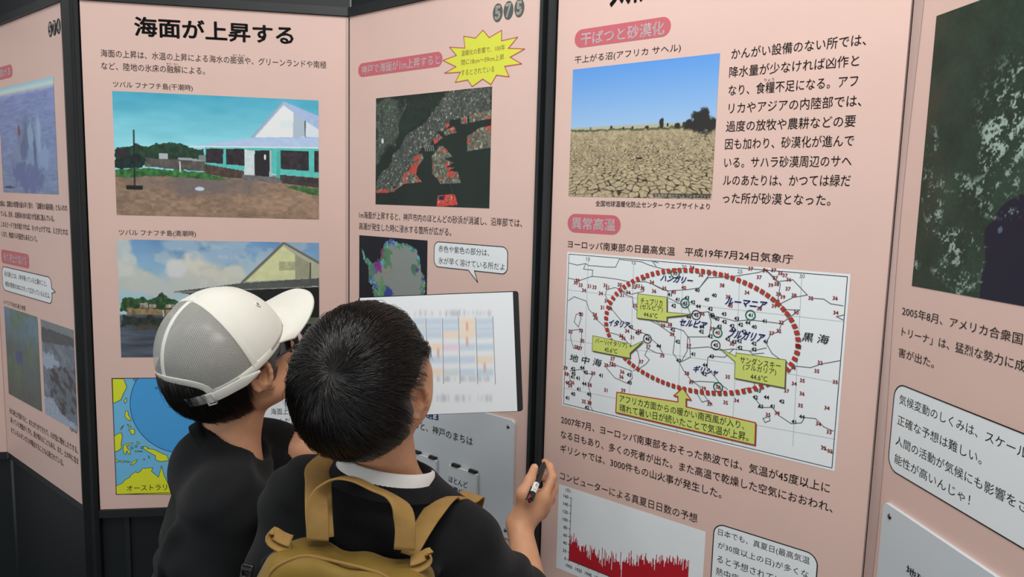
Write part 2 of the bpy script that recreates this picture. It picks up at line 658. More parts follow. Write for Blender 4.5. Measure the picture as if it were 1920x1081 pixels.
para(TA, PA, 'credit_text', [('©JAXA', (131, 803), (145.5, 811), 9)])
para(TA, PA, 'paragraph_text', [
    ('永久凍土が溶けると、水たまりができたり、川が急に増水したりする。', (18, 770), (146, 842), 11),
    ('凍っていた地面がくずれ、家が倒れることもある。また、土の中に含ま', (20, 789), (147, 861), 11),
    ('れているメタンガスが噴出することも心配されている。', (21, 806.5), (119.5, 866), 11)], bold=0.004)

# ================================================================== sea-level panel
k7 = crop(180, 0, 2.5146)
t = Art(PB, 0.0006, k7)
t.text('海面が上昇する', (180, 126), (932, 165), 95, 0.026)
t.build('title_text', INK, TB, 'large black title')
para(TB, PB, 'paragraph_text', [
    ('海面の上昇は、水温の上昇による海水の膨張や、グリーンランドや南極', (22, 250), (1086, 306), 36),
    ('など、陸地の氷床の融解による。', (25, 309), (514, 335), 36)], k7, ruby=[
    ('ぼう', (645, 259), (664, 260), 9), ('ちょう', (673, 261), (702, 262), 9), ('ゆう', (333, 300), (354, 301), 9), ('かい', (366, 302), (388, 303), 9)])
para(TB, PB, 'caption_text', [('ツバル フナフチ島(干潮時)', (80, 399), (456, 416), 34)], k7)
p = Picture(PB, (86, 427), (1050, 1036), k7, nx=330, z=((PB.uv(210.6, 169.8)[1]+PB.uv(597.2, 188.9)[1])/2, (PB.uv(218.6, 401.7)[1]+PB.uv(598, 412)[1])/2), u=((PB.uv(210.6, 169.8)[0]+PB.uv(218.6, 401.7)[0])/2, PB.uv(597.6, 300)[0]))
n = fbm(p.X*4, p.YY*14, 2)
s = np.clip(p.Y/.42, 0, 1)[..., None]
p.C[:] = np.array([74, 166, 192])*(1-s)+np.array([146, 216, 228])*s+((n-.5)*44)[..., None]*np.array([1, .8, .7])
n = fbm(p.X*40, p.YY*70, 6)
n3 = fbm(p.X*5, p.YY*9, 8)
gm = np.clip((p.Y-.63)*60, 0, 1)
p.put(gm, np.array([142, 118, 98])*(.78+.44*n[..., None])*(.9+.2*n3[..., None]))
p.blob((520, 872), .36, .075, (104, 96, 98), .35, 4, 12, .75, .6)
p.poly([(88, 700), (150, 688), (200, 676), (250, 688), (320, 672), (390, 678), (440, 695), (512, 705), (516, 765), (85, 790)], (34, 62, 44), .03, 30, .5, 60)
p.poly([(230, 742), (330, 748), (515, 760), (515, 808), (400, 800), (232, 786)], (86, 82, 78), .01, 30, .35, 50)
p.poly([(298, 722), (340, 724), (340, 750), (298, 748)], (168, 178, 184))
p.poly([(388, 742), (440, 744), (512, 755), (512, 762), (388, 752)], (150, 156, 160))
p.poly([(484, 732), (514, 730), (514, 758), (484, 754)], (120, 128, 130))
p.poly([(88, 706), (150, 702), (160, 740), (88, 740)], (46, 40, 42), .01, 30, .3)
p.poly([(88, 745), (140, 736), (200, 728), (232, 745), (228, 790), (90, 796)], (22, 42, 38), .025, 30, .5)
p.poly([(90, 798), (230, 790), (420, 805), (520, 815), (640, 850), (520, 846), (300, 830), (92, 836)], (52, 104, 52), .02, 40, .5)
p.poly([(880, 868), (1052, 888), (1052, 922), (960, 905)], (58, 100, 54), .02, 40, .5)
p.line((395, 762), (398, 808), .004, (206, 212, 214))
p.blob((494, 890), .025, .012, (190, 206, 232), .5, 3, 40)
p.line((178, 614), (183, 876), .0045, (30, 30, 34))
p.poly([(143, 873), (221, 873), (221, 893), (143, 893)], (24, 24, 28))
# house
p.poly([(513, 693), (1052, 698), (1052, 838), (700, 805), (513, 772)], (84, 186, 178), 0, 20, .08)
for q in ([(518, 700), (600, 701), (600, 772), (518, 766)], [(613, 701), (700, 702), (700, 780), (613, 776)], [(870, 708), (1003, 712), (1003, 806), (870, 796)], [(1028, 710), (1052, 711), (1052, 812), (1028, 810)]):
    p.poly(q, (44, 38, 44), 0, 20, .6, 50)
p.poly([(513, 772), (700, 806), (700, 842), (600, 835), (513, 815)], (74, 60, 52), 0, 20, .4)
p.poly([(866, 822), (1052, 840), (1052, 886), (866, 862)], (58, 52, 52), 0, 20, .4)
p.poly([(700, 706), (748, 708), (748, 824), (700, 822)], (198, 212, 214), 0, 20, .06)
p.poly([(748, 708), (820, 710), (820, 836), (748, 826)], (34, 32, 36))
p.poly([(818, 710), (828, 710), (828, 838), (818, 836)], (170, 184, 186))
p.poly([(852, 712), (868, 712), (868, 848), (852, 844)], (70, 168, 160))
p.poly([(690, 824), (862, 836), (880, 862), (690, 848)], (104, 104, 104), 0, 20, .3)
p.blob((797, 740), .006, .016, (226, 232, 232), .2)
p.poly([(885, 478), (1052, 548), (1052, 650), (728, 650)], (160, 180, 214), 0, 20, .05)
p.poly([(884, 496), (990, 574), (990, 646), (748, 648)], (222, 233, 245), 0, 20, .03)
p.poly([(930, 530), (990, 574), (990, 645), (930, 646)], (168, 184, 198))
p.poly([(870, 566), (930, 568), (930, 604), (870, 602)], (212, 222, 230))
p.line((985, 572), (988, 645), .004, (66, 74, 84))
p.line((884, 480), (734, 648), .005, (150, 166, 180))
p.poly([(990, 572), (1052, 612), (1052, 648), (990, 645)], (206, 218, 232))
p.poly([(443, 689), (600, 668), (730, 652), (1052, 650), (1052, 694), (700, 692)], (172, 194, 228), 0, 20, .05)
p.line((443, 690), (1050, 697), .004, (214, 226, 236))
p.build('printed_photograph', TB, label='printed photo of the white gabled house at low tide', gain=1.22)
k8 = crop(200, 420, 4.004)
para(TB, PB, 'caption_text', [('ツバル フナフチ島(満潮時)', (92, 62), (670, 77), 52)], k8)
p = Picture(PB, (95, 110), (1597, 1030), k8, nx=330, z=((PB.uv(220, 447.5)[1]+PB.uv(598.3, 455.7)[1])/2, PB.uv(227, 669.5)[1]), u=((PB.uv(220, 447.5)[0]+PB.uv(227, 669)[0])/2, PB.uv(598.5, 560)[0]))
s = np.clip(p.Y/.45, 0, 1)[..., None]
p.C[:] = np.array([104, 146, 188])*(1-s)+np.array([166, 198, 208])*s+((fbm(p.X*5, p.YY*8, 3)-.5)*40)[..., None]
for q, rx, ry, c in (((640, 380), .17, .13, (196, 194, 182)), ((690, 290), .09, .08, (206, 204, 190)), ((800, 390), .08, .08, (190, 190, 180)), ((520, 330), .07, .07, (204, 208, 208)), ((960, 390), .06, .07, (196, 196, 182)), ((130, 190), .05, .12, (184, 194, 192)), ((180, 270), .04, .05, (190, 198, 194)), ((170, 400), .11, .09, (184, 190, 182)), ((300, 440), .12, .07, (188, 192, 184)), ((520, 470), .25, .06, (184, 190, 186)), ((130, 340), .06, .05, (190, 196, 190)), ((560, 150), .12, .05, (150, 176, 196)), ((850, 240), .14, .05, (150, 178, 200))):
    p.blob(q, rx, ry, c, .45, 11, 14, .9, .35)
p.put(np.clip((fbm(p.X*9, p.YY*12, 14)-.52)*3, 0, .35)*np.clip((.45-p.Y)*9, 0, 1), (214, 212, 200))
p.poly([(100, 580), (150, 545), (260, 552), (330, 560), (420, 518), (470, 560), (545, 570), (700, 580), (700, 650), (100, 650)], (44, 74, 40), .035, 26, .6, 70)
p.poly([(150, 628), (440, 640), (700, 640), (700, 700), (440, 695), (150, 692)], (128, 110, 78), .012, 40, .5, 60)
for q in ([(250, 590), (312, 590), (312, 626), (250, 626)], [(320, 600), (372, 602), (372, 626), (320, 626)], [(440, 602), (505, 602), (505, 628), (440, 628)]):
    p.poly(q, (150, 140, 128), 0, 20, .5, 70)
p.put(np.clip((p.Y-.625)*50, 0, 1), np.array([74, 82, 94])*(.65+.7*fbm(p.X*7, p.YY*60, 9)[..., None]))
p.poly([(100, 690), (700, 690), (700, 770), (300, 790), (100, 745)], (38, 46, 36), .05, 20, .5, 50)
p.poly([(180, 760), (440, 762), (430, 800), (200, 790)], (70, 64, 50), .04, 20, .4, alpha=.7)
p.line((425, 648), (428, 690), .004, (206, 206, 196))
p.poly([(620, 520), (1100, 480), (1600, 465), (1600, 1040), (640, 1040)], (26, 27, 27), 0, 20, .2, 20)
p.poly([(1480, 705), (1600, 698), (1600, 742), (1500, 748)], (84, 98, 84), 0, 20, .2)
p.poly([(1330, 138), (1016, 438), (1600, 408), (1600, 292)], (172, 174, 150), 0, 20, .05)
p.poly([(1325, 165), (1050, 430), (1414, 412), (1414, 230)], (204, 208, 158), 0, 20, .07, 30)
p.poly([(1414, 225), (1522, 290), (1526, 406), (1414, 412)], (150, 150, 126), 0, 20, .06)
p.poly([(1296, 282), (1414, 282), (1414, 345), (1296, 348)], (170, 172, 134), 0, 20, .15)
p.line((1530, 292), (1528, 405), .005, (74, 72, 60))
p.line((1330, 140), (1018, 436), .008, (104, 104, 92))
p.line((1330, 140), (1600, 294), .008, (104, 104, 92))
p.poly([(494, 506), (800, 470), (1020, 440), (1600, 404), (1600, 462), (1100, 488), (620, 526)], (84, 88, 84), 0, 20, .15, 30)
p.line((500, 512), (1600, 468), .003, (150, 152, 142))
p.build('printed_photograph', TB, label='printed photo of the flooded house under big clouds', gain=1.22)
# island map
k6 = crop(200, 660, 2.567)
u0, u1 = PB.uv(211, 709)[0]*.5+PB.uv(217.5, 926)[0]*.5, PB.uv(474, 800)[0]
z1, z0 = PB.uv(212, 708.8)[1], PB.uv(217.5, 926)[1]
a = Art(PB, 0.0004)
a.add([(u0, z0), (u1, z0), (u1, z1), (u0, z1)], [(0, 1, 2, 3)])
mp = a.build('island_map', mat('sea_blue_ink', (118, 194, 236), 0.45, 0.3), TB, 'blue sea map with yellow islands')
c = a.pl.uv(*k6((372, 250)))
R = c[0]-PB.uv(*k6((113, 250)))[0]
arc = []
for i in range(161):
    g = 2*math.pi*i/160
    q = (c[0]+R*math.cos(g), c[1]+R*math.sin(g))
    arc.append((min(max(q[0], u0), u1), min(max(q[1], z0), z1)))
b = Art(PB, 0.0006)
b.poly_uv(arc)
b.build('warm_water_circle', mat('deep_sea_ink', (76, 166, 230), 0.45, 0.3), mp)
isl = [
    [(28, 127), (82, 127), (97, 165), (92, 178), (80, 200), (70, 226), (55, 235), (32, 245)], [(95, 218), (97, 235), (88, 245), (84, 232)],
    [(92, 280), (103, 283), (104, 300), (118, 322), (115, 330), (98, 320), (88, 306)], [(105, 372), (133, 368), (136, 390), (120, 396), (116, 382)],
    [(100, 345), (118, 358), (108, 362)], [(82, 350), (70, 372), (66, 368)], [(37, 402), (60, 388), (72, 388), (76, 405), (70, 440), (72, 460), (55, 474), (40, 478)],
    [(82, 445), (125, 435), (125, 442), (95, 450), (103, 466), (113, 472), (115, 488), (106, 488), (97, 472), (92, 490), (84, 486), (80, 466)],
    [(148, 428), (158, 435), (152, 442), (145, 434)], [(175, 452), (198, 455), (196, 463), (226, 466), (262, 484), (290, 495), (300, 520), (258, 525), (235, 515), (236, 497), (205, 480), (180, 465)],
    [(40, 514), (60, 522), (54, 528), (40, 524)], [(64, 522), (86, 522), (82, 528), (68, 528)], [(92, 522), (112, 526), (100, 530)], [(115, 540), (128, 524), (146, 515), (147, 522), (124, 542)],
    [(137, 474), (150, 472), (152, 478), (140, 478)], [(155, 474), (174, 476), (160, 479)], [(200, 497), (207, 500), (204, 510)], [(178, 512), (184, 512), (180, 518)],
    [(46, 682), (46, 642), (75, 630), (90, 612), (110, 602), (118, 590), (138, 574), (150, 580), (165, 570), (172, 558), (222, 555), (216, 572), (238, 590), (250, 600), (258, 572), (264, 545), (276, 590), (300, 640), (310, 682)]]
a, b = Art(PB, 0.0008, k6), Art(PB, 0.0010, k6)
for q in isl:
    a.poly(q)
    b.stroke(q, 0.0011, closed=True)
for q in ((135, 132), (240, 172), (306, 260), (122, 460), (142, 452), (170, 458)):
    b.ring(q, 0.003, 0.001)
b.stroke_uv(arc, 0.0012, closed=True)
b.stroke_uv([(u0, z0), (u1, z0), (u1, z1), (u0, z1)], 0.0016, closed=True)
a.build('island_pattern', mat('island_yellow_ink', (228, 234, 52), 0.45, 0.3), mp)
b.build('coast_line_pattern', INK, mp)
para(mp, PB, 'lettering', [('オーストラリア', (98, 652), (330, 648), 27)], k6).location.y -= 0.0006
u0, u1 = PB.uv(478, 770)[0], PB.uv(600, 770)[0]
z1, z0 = PB.uv(520, 742)[1], PB.uv(535, 803.5)[1]
o = bubble(TB, PB, (u0, z0, u1, z1), 0.02)
para(o, PB, 'lettering', [('海面上昇で', (508, 770), (562, 771), 12), ('沈むんだ。', (497, 788.5), (549.5, 789), 12)])

# ================================================================== panel 575
k3 = crop(640, 0, 2.35)
badge(TC, PC, '575', [(933.5, 24), (953.6, 19.5), (974, 15)], 9.3, 17.5, mat('slate_ink', (84, 90, 88)), mat('bone_ink', (226, 220, 206)), 20)
pill(TC, PC, (75, 306), (446, 264), 60, '神戸で海面が1m上昇すると', (90, 305), (436, 266), 40, k3, 0.006)
star = [(478, 208), (546, 212), (540, 160), (592, 168), (625, 133), (652, 166), (707, 134), (706, 180), (777, 164), (736, 213), (808, 216), (744, 252), (795, 281), (720, 292), (740, 338), (684, 331), (660, 372), (624, 348), (577, 381), (558, 352), (503, 362), (526, 318), (456, 322), (506, 294), (449, 266), (508, 244)]
a, b = Art(PC, 0.0005, k3), Art(PC, 0.0007, k3)
a.poly(star)
b.stroke(star, 0.0022, closed=True)
o = a.build('starburst', YEL, TC, 'yellow starburst with red edge')
b.build('outline', mat('brick_ink', (196, 104, 92)), o)
para(o, PC, 'lettering', [('温暖化の影響で、100年', (529, 234), (722, 209), 25), ('間に18cm〜59cm上昇', (529, 274), (718, 253), 25), ('するとされている', (529, 320), (675, 305), 25)], k3, mat('brown_ink', (126, 70, 58)))
p = Picture(PC, (152, 433), (655, 918), k3, nx=340, z=((PC.uv(704.7, 184.3)[1]+PC.uv(922.1, 162.1)[1])/2, (PC.uv(705.1, 382.6)[1]+PC.uv(918.3, 390.6)[1])/2), u=(PC.uv(704.9, 280)[0], PC.uv(920.2, 280)[0]))
hi = fbm(p.X*90, p.YY*90, 2, 2)
lo = fbm(p.X*8, p.YY*8, 4)
p.C[:] = np.array([30, 42, 36])*(.85+.3*lo[..., None])
urban = [(153, 846), (153, 800), (230, 690), (280, 610), (370, 545), (420, 470), (470, 410), (500, 392), (668, 380), (668, 478), (600, 512), (545, 515), (470, 545), (405, 600), (385, 655), (352, 650), (345, 690), (300, 740), (262, 795), (235, 832)]
g = p.inside(urban, .06, 16)
p.put(g*.9, np.array([84, 88, 82])*(.55+.9*hi[..., None]))
p.put(g*np.clip((hi-.74)*8, 0, .9), (190, 196, 186))
g = p.inside([(153, 440), (300, 425), (280, 500), (240, 560), (250, 620), (190, 700), (153, 720)], .14, 10)
p.put(g*.6*np.clip((lo-.3)*4, 0, 1), np.array([98, 108, 96])*(.5+1.0*hi[..., None]))
p.put(g*np.clip((hi-.78)*8, 0, .8), (180, 190, 178))
p.poly([(300, 440), (440, 420), (420, 470), (360, 540), (290, 590), (250, 570), (280, 500)], (34, 48, 40), .06, 14, .3, alpha=.85)
p.blob((182, 620), .012, .02, (214, 218, 214), .4)
red = (206, 66, 56)


def land(q, base=(104, 106, 92), ra=.5, seed=4):
    m = p.inside(q, .012, 60)
    p.put(m, np.array(base)*(.5+1.0*hi[..., None]))
    p.put(m*np.clip((hi-.72)*8, 0, .8), (196, 196, 178))
    d = p.edge_dist(q)
    p.put(m*np.clip((fbm(p.X*34, p.YY*34, seed)-.66+ra*.20)*9-d*16, 0, 1)*.85, red)


land([(258, 790), (300, 745), (322, 690), (356, 676), (362, 700), (335, 735), (330, 770), (356, 800), (270, 812)], ra=.9)
land([(153, 838), (240, 828), (262, 800), (270, 812), (232, 846), (153, 850)], ra=.9)
land([(402, 612), (428, 590), (448, 604), (412, 636)], ra=.8)
land([(424, 574), (470, 540), (480, 552), (440, 580)], ra=.7)
land([(450, 576), (496, 555), (509, 585), (458, 596)], ra=.6)
land([(525, 515), (556, 510), (556, 545), (528, 545)], ra=.3)
land([(562, 510), (660, 482), (664, 522), (618, 530), (566, 540)], ra=.5)
land([(400, 690), (428, 646), (452, 645), (490, 688), (456, 700), (496, 716), (462, 735), (500, 738), (470, 752), (514, 756), (527, 806), (440, 810), (402, 765)], ra=.55)
land([(555, 602), (612, 562), (662, 553), (660, 650), (558, 666)], ra=.3)
land([(426, 862), (500, 854), (514, 902), (420, 910)], (190, 84, 70), 1.4)
p.poly([(432, 864), (456, 862), (452, 880), (430, 880)], (34, 40, 70))
for i in range(5):
    p.line((368+i*9, 640), (372+i*9, 664), .004, (150, 150, 140))
p.line((482, 810), (492, 852), .003, (70, 60, 60))
p.build('printed_photograph', TC, label='dark satellite photo of a harbour city with red shores', gain=1.1)
k4 = crop(640, 380, 2.695)
para(TC, PC, 'paragraph_text', [
    ('1m海面が上昇すると、神戸市内のほとんどの砂浜が消滅し、沿岸部では、', (91, 60), (914, 102), 36),
    ('高潮が発生した時に浸水する箇所が広がる。', (90, 118), (556, 147), 36)], k4)
p = Picture(PC, (91, 163), (434, 560), k4, nx=220, z=((PC.uv(673.8, 440.5)[1]+PC.uv(801.8, 450.5)[1])/2, PC.uv(674, 590)[1]), u=(PC.uv(673.8, 500)[0], PC.uv(801.2, 500)[0]))
p.C[:] = np.array([14, 17, 30])
ant = [(250, 186), (330, 205), (385, 240), (396, 300), (405, 350), (426, 400), (426, 445), (400, 500), (340, 540), (262, 520), (225, 500), (200, 500), (165, 470), (160, 420), (140, 400), (135, 345), (140, 322), (112, 282), (104, 228), (112, 240), (128, 282), (165, 302), (192, 290), (206, 262), (215, 225), (228, 200)]
m = p.inside(ant, .05, 22)
d = p.edge_dist(ant)
h1, h2, h3 = fbm(p.X*26, p.YY*26, 41), fbm(p.X*22, p.YY*22, 51), fbm(p.X*30, p.YY*30, 61)
p.put(m, (136, 143, 138))
fr = m*np.clip((.085-d+(h1-.5)*.12-.075*np.clip((p.X-.42)*3, 0, 1)*np.clip((.75-np.abs(p.Y-.2)), 0, 1))*40, 0, 1)
p.put(fr*np.clip((h2-.42)*14, 0, 1), (70, 130, 78))
p.put(fr*np.clip((.46-h2)*14, 0, 1), (52, 60, 158))
p.put(fr*np.clip((h3-.56)*14, 0, 1), (104, 176, 196))
p.put(fr*np.clip((.36-h3)*14, 0, 1), (146, 164, 90))
for q, rx, ry, c in (((182, 318), .07, .08, (134, 40, 130)), ((210, 255), .03, .07, (150, 40, 110)), ((232, 280), .07, .1, (76, 130, 84)), ((372, 335), .08, .05, (64, 110, 100)), ((386, 338), .03, .03, (110, 40, 140)), ((235, 455), .09, .08, (40, 52, 150)), ((205, 430), .06, .1, (92, 150, 90)), ((160, 350), .05, .1, (84, 120, 120))):
    p.blob(q, rx, ry, c, .8, 5, 20, .85)
p.line((215, 354), (275, 342), .006, (150, 128, 110))
p.build('printed_photograph', TC, label='satellite picture of a grey icy continent with coloured rim', gain=1.1)
u0, u1 = PC.uv(*k4((470, 260)))[0], PC.uv(*k4((841, 280)))[0]
z1, z0 = (PC.uv(*k4((490, 197)))[1]+PC.uv(*k4((820, 222)))[1])/2, (PC.uv(*k4((490, 324)))[1]+PC.uv(*k4((820, 358)))[1])/2
t1, t2, t3 = [tuple(PC.uv(*k4(q))) for q in ((643, 343), (690, 402), (673, 346))]
o = bubble(TC, PC, (u0, z0, u1, z1), 0.016, (27, [(t1[0], z0), t2, (t3[0], z0)]), 0.0018)
para(o, PC, 'lettering', [('赤色や紫色の部分は、', (492, 229), (748, 254), 34), ('氷が早く溶けている所だよ', (492, 293), (826, 322), 34)], k4)

# ================================================================== drought and heat panel
k5 = crop(1040, 0, 2.2515)
t = Art(PD, 0.0006)
t.text('気候が変わる', (1144, -34), (1420, -67), 78, 0.026)
t.build('title_text', INK, TD, 'large black title cut by the picture edge')
pill(TD, PD, (85, 167), (491, 108), 76, '干ばつと砂漠化', (112, 167), (464, 116), 54, k5, 0.008)
para(TD, PD, 'caption_text', [('干上がる沼(アフリカ サヘル)', (85, 251), (533, 207), 36)], k5)
p = Picture(PD, (70, 294), (680, 839), k5, nx=340, z=((PD.uv(1075, 130.6)[1]+PD.uv(1350.5, 99.5)[1])/2, (PD.uv(1065.8, 368.2)[1]+PD.uv(1334, 372.6)[1])/2), u=(PD.uv(1070.4, 250)[0], PD.uv(1342.2, 236)[0]))
s = np.clip(p.Y/.5, 0, 1)[..., None]
p.C[:] = np.array([96, 158, 232])*(1-s)+np.array([168, 204, 240])*s
gy = p.f((70, 560))[1]
v = np.clip((p.Y-gy)/(1-gy), 0, 1)
dep = 1/(v+.06)
gx, gz = (p.X-.5)*dep*15+fbm(p.X*30, p.YY*30, 3)*.7, dep*11+fbm(p.X*30, p.YY*30, 13)*.7
best = np.full(p.X.shape, 9.)
sec = np.full(p.X.shape, 9.)
rg = np.random.RandomState(5)
ix, iz = np.floor(gx).astype(int), np.floor(gz).astype(int)
J = rg.rand(128, 128, 2)
for di in (-1, 0, 1):
    for dj in (-1, 0, 1):
        cx, cz = ix+di, iz+dj
        d = np.hypot(cx+J[cx % 128, cz % 128, 0]-gx, cz+J[cx % 128, cz % 128, 1]-gz)
        sec = np.where(d < best, best, np.minimum(sec, d))
        best = np.minimum(best, d)
crack = np.clip((.17-(sec-best))/.12, 0, 1)*np.clip(fbm(p.X*26, p.YY*26, 23)*2.4-.35, 0, 1)*np.clip(v*3+.25, 0, 1)
soil = np.array([186, 170, 136])*(.82+.36*fbm(p.X*60, p.YY*60, 7)[..., None])
soil = soil*(1-.82*crack[..., None])
grd = np.clip((p.Y-p.f((70, 553))[1])*70, 0, 1)
p.put(np.clip((p.Y-p.f((70, 537))[1])*70, 0, 1), (186, 184, 160))
p.put(grd, soil)
p.poly([(70, 548), (200, 545), (380, 540), (560, 528), (690, 520), (690, 546), (560, 542), (380, 549), (70, 558)], (88, 96, 66), .02, 40, .4, alpha=.9)
for q, rx, ry in (((622, 512), .075, .075), ((600, 520), .05, .05), ((662, 522), .05, .05), ((570, 526), .04, .035), ((610, 490), .03, .03), ((518, 530), .02, .015), ((451, 520), .016, .03), ((478, 528), .008, .014), ((240, 538), .01, .012), ((152, 542), .006, .01), ((290, 540), .01, .008), ((330, 538), .008, .01), ((390, 536), .014, .01), ((545, 524), .008, .016)):
    p.blob(q, rx, ry, (44, 44, 42), .5, 4, 36)
ph = p.build('printed_photograph', TD, label='printed photo of cracked dry earth under a blue sky', gain=1.0)
a = Art(PD, 0.0009, k5)
a.box((418, 815), (658, 836))
cb = a.build('credit_backing', mat('dim_ink', (70, 62, 50)), ph)
para(cb, PD, 'lettering', [('写真提供 緑のサヘル ブルキナファソ', (422, 825), (654, 829), 15)], k5, mat('grey_ink', (196, 190, 176))).location.y -= 0.0008
para(TD, PD, 'credit_text', [('全国地球温暖化防止センター ウェブサイトより', (173, 861), (656, 867), 25)], k5, bold=0.004)
para(TD, PD, 'paragraph_text', [
    ('かんがい設備のない所では、', (747, 226), (1316, 168), 46), ('降水量が少なければ凶作と', (738, 302), (1286, 257), 46),
    ('なり、食糧不足になる。アフ', (735, 381), (1281, 340), 46), ('リカやアジアの内陸部では、', (735, 456), (1296, 425), 46),
    ('過度の放牧や農耕などの要', (724, 533), (1271, 510), 46), ('因も加わり、砂漠化が進んで', (720, 608), (1264, 592), 46),
    ('いる。サハラ砂漠周辺のサヘ', (716, 686), (1254, 678), 46), ('ルのあたりは、かつては緑だ', (712, 761), (1250, 760), 46),
    ('った所が砂漠となった。', (710, 838), (1166, 840), 46)], k5, ruby=[('りょう', (886, 337), (927, 335), 12)], bold=0.002)
pill(TD, PD, (55, 944), (279, 946), 78, '異常高温', (73, 944), (257, 946), 50, k5, 0.008)
k6m = crop(1040, 440, 2.574)
para(TD, PD, 'caption_text', [('ヨーロッパ南東部の日最高気温', (64, 46), (581, 77), 38), ('平成19年7月24日気象庁', (628, 83), (1151, 114), 42)], k6m, bold=0.003)
# weather map
u0, u1 = (PD.uv(1064.1, 473)[0]+PD.uv(1053.6, 757.8)[0])/2, (PD.uv(1593.2, 511.9)[0]+PD.uv(1566.7, 885)[0])/2
z1, z0 = (PD.uv(1064.1, 473)[1]+PD.uv(1593.2, 511.9)[1])/2, (PD.uv(1053.6, 757.8)[1]+PD.uv(1566.7, 885)[1])/2
a = Art(PD, 0.0004)
a.add([(u0, z0), (u1, z0), (u1, z1), (u0, z1)], [(0, 1, 2, 3)])
wm = a.build('weather_map', PALE, TD, 'white weather map with a red dotted oval')
g = 0.0045
a = Art(PD, 0.0006)
a.stroke_uv([(u0+g, z0+g), (u1-g, z0+g), (u1-g, z1-g), (u0+g, z1-g)], 0.0012, closed=True)
a.build('border_line', INK, wm)
a = Art(PD, 0.0005, k6m)
for q in ([(163, 120), (140, 740)], [(382, 135), (362, 760)], [(622, 160), (590, 960)], [(895, 185), (855, 1005)], [(1193, 205), (1150, 1020)], [(64, 265), (640, 335), (1390, 418)], [(50, 505), (870, 622), (1370, 714)], [(44, 738), (600, 850), (1352, 985)]):
    a.stroke(q, 0.0010)
for s_, q in (('10', (162, 117)), ('15', (383, 134)), ('20', (625, 155)), ('25', (895, 176)), ('30', (1195, 199))):
    a.mark(s_, q, 20, 0.02)
a.build('grid_line_pattern', mat('light_grey_ink', (182, 192, 196)), wm)
coast = [
    [(68, 135), (110, 146), (150, 138), (165, 148), (200, 150), (250, 155), (295, 156), (312, 118)], [(150, 140), (140, 165), (185, 170), (182, 200)],
    [(312, 118), (420, 130), (455, 145), (500, 158), (560, 172)], [(500, 135), (470, 125), (490, 150)],
    [(66, 208), (120, 220), (180, 200), (240, 205), (310, 215), (360, 226), (440, 226), (470, 236), (510, 258), (548, 270), (640, 264), (700, 255), (740, 200), (772, 172)],
    [(66, 318), (95, 298), (155, 320), (165, 358), (195, 390), (212, 416), (240, 440), (250, 466), (300, 480), (335, 496), (372, 548), (402, 562), (410, 602), (405, 642), (380, 655)],
    [(245, 290), (272, 352), (320, 412), (382, 456), (440, 478), (500, 530), (524, 574), (490, 568), (450, 548), (436, 580), (458, 602), (440, 624), (416, 640), (402, 660)],
    [(245, 290), (252, 264), (290, 254), (318, 262), (316, 240), (330, 272), (372, 286), (430, 272), (420, 240)],
    [(318, 262), (345, 290), (376, 300), (382, 350), (440, 402), (500, 432), (555, 470), (582, 492), (572, 570), (600, 610), (622, 652), (660, 702), (700, 730), (716, 762), (752, 818)],
    [(470, 236), (548, 272), (546, 302), (600, 330), (642, 346), (656, 382), (742, 370), (772, 392), (820, 402), (872, 416), (940, 410), (1000, 416), (1095, 428), (1082, 466), (1042, 482), (1020, 520), (1050, 572), (1092, 602), (1152, 632), (1236, 640), (1290, 622), (1380, 606)],
    [(700, 255), (742, 206), (850, 202), (980, 182), (1022, 170), (1046, 192), (1090, 236), (1080, 300), (1072, 330)],
    [(1012, 160), (1072, 226), (1150, 216), (1182, 250), (1220, 290), (1150, 302), (1090, 332), (1110, 360), (1182, 362), (1096, 426)],
    [(1237, 305), (1300, 310), (1332, 332), (1392, 342)], [(1400, 385), (1360, 394), (1396, 412)],
    [(742, 370), (756, 420), (746, 492), (642, 492), (640, 560), (612, 610)], [(470, 400), (520, 440), (585, 450), (622, 462), (652, 502), (656, 590), (612, 612)],
    [(640, 548), (740, 540), (800, 556), (862, 550), (950, 560), (1022, 545)], [(862, 552), (822, 590), (772, 586), (740, 590), (736, 640), (772, 682), (802, 720), (836, 746)],
    [(650, 710), (700, 706), (772, 710), (802, 740), (806, 768)], [(690, 770), (712, 806), (745, 798), (762, 822)], [(940, 560), (956, 575), (1010, 570)],
    [(962, 690), (966, 738), (918, 740), (920, 750)], [(960, 780), (992, 820), (982, 832), (1052, 832), (1082, 870), (1142, 910), (1192, 906), (1206, 880), (1260, 886), (1300, 926), (1346, 946)],
    [(1006, 885), (1016, 905), (1040, 895), (1036, 875), (1006, 885)], [(1288, 1015), (1312, 1036), (1346, 1052)],
    [(245, 635), (302, 630), (372, 656), (376, 690), (352, 716), (292, 690), (245, 635)], [(75, 655), (130, 648), (152, 668), (186, 670), (162, 720), (176, 780), (166, 812), (186, 850)], [(70, 668), (76, 702), (60, 720)],
    [(104, 385), (126, 374), (128, 402), (116, 444), (95, 420), (104, 385)], [(78, 460), (130, 455), (132, 510), (120, 552), (92, 546), (78, 500), (78, 460)]]
a = Art(PD, 0.00065, k6m)
for q in coast:
    a.stroke(q, 0.0015)
a.build('coast_line_pattern', mat('mid_grey_ink', (108, 114, 118)), wm)
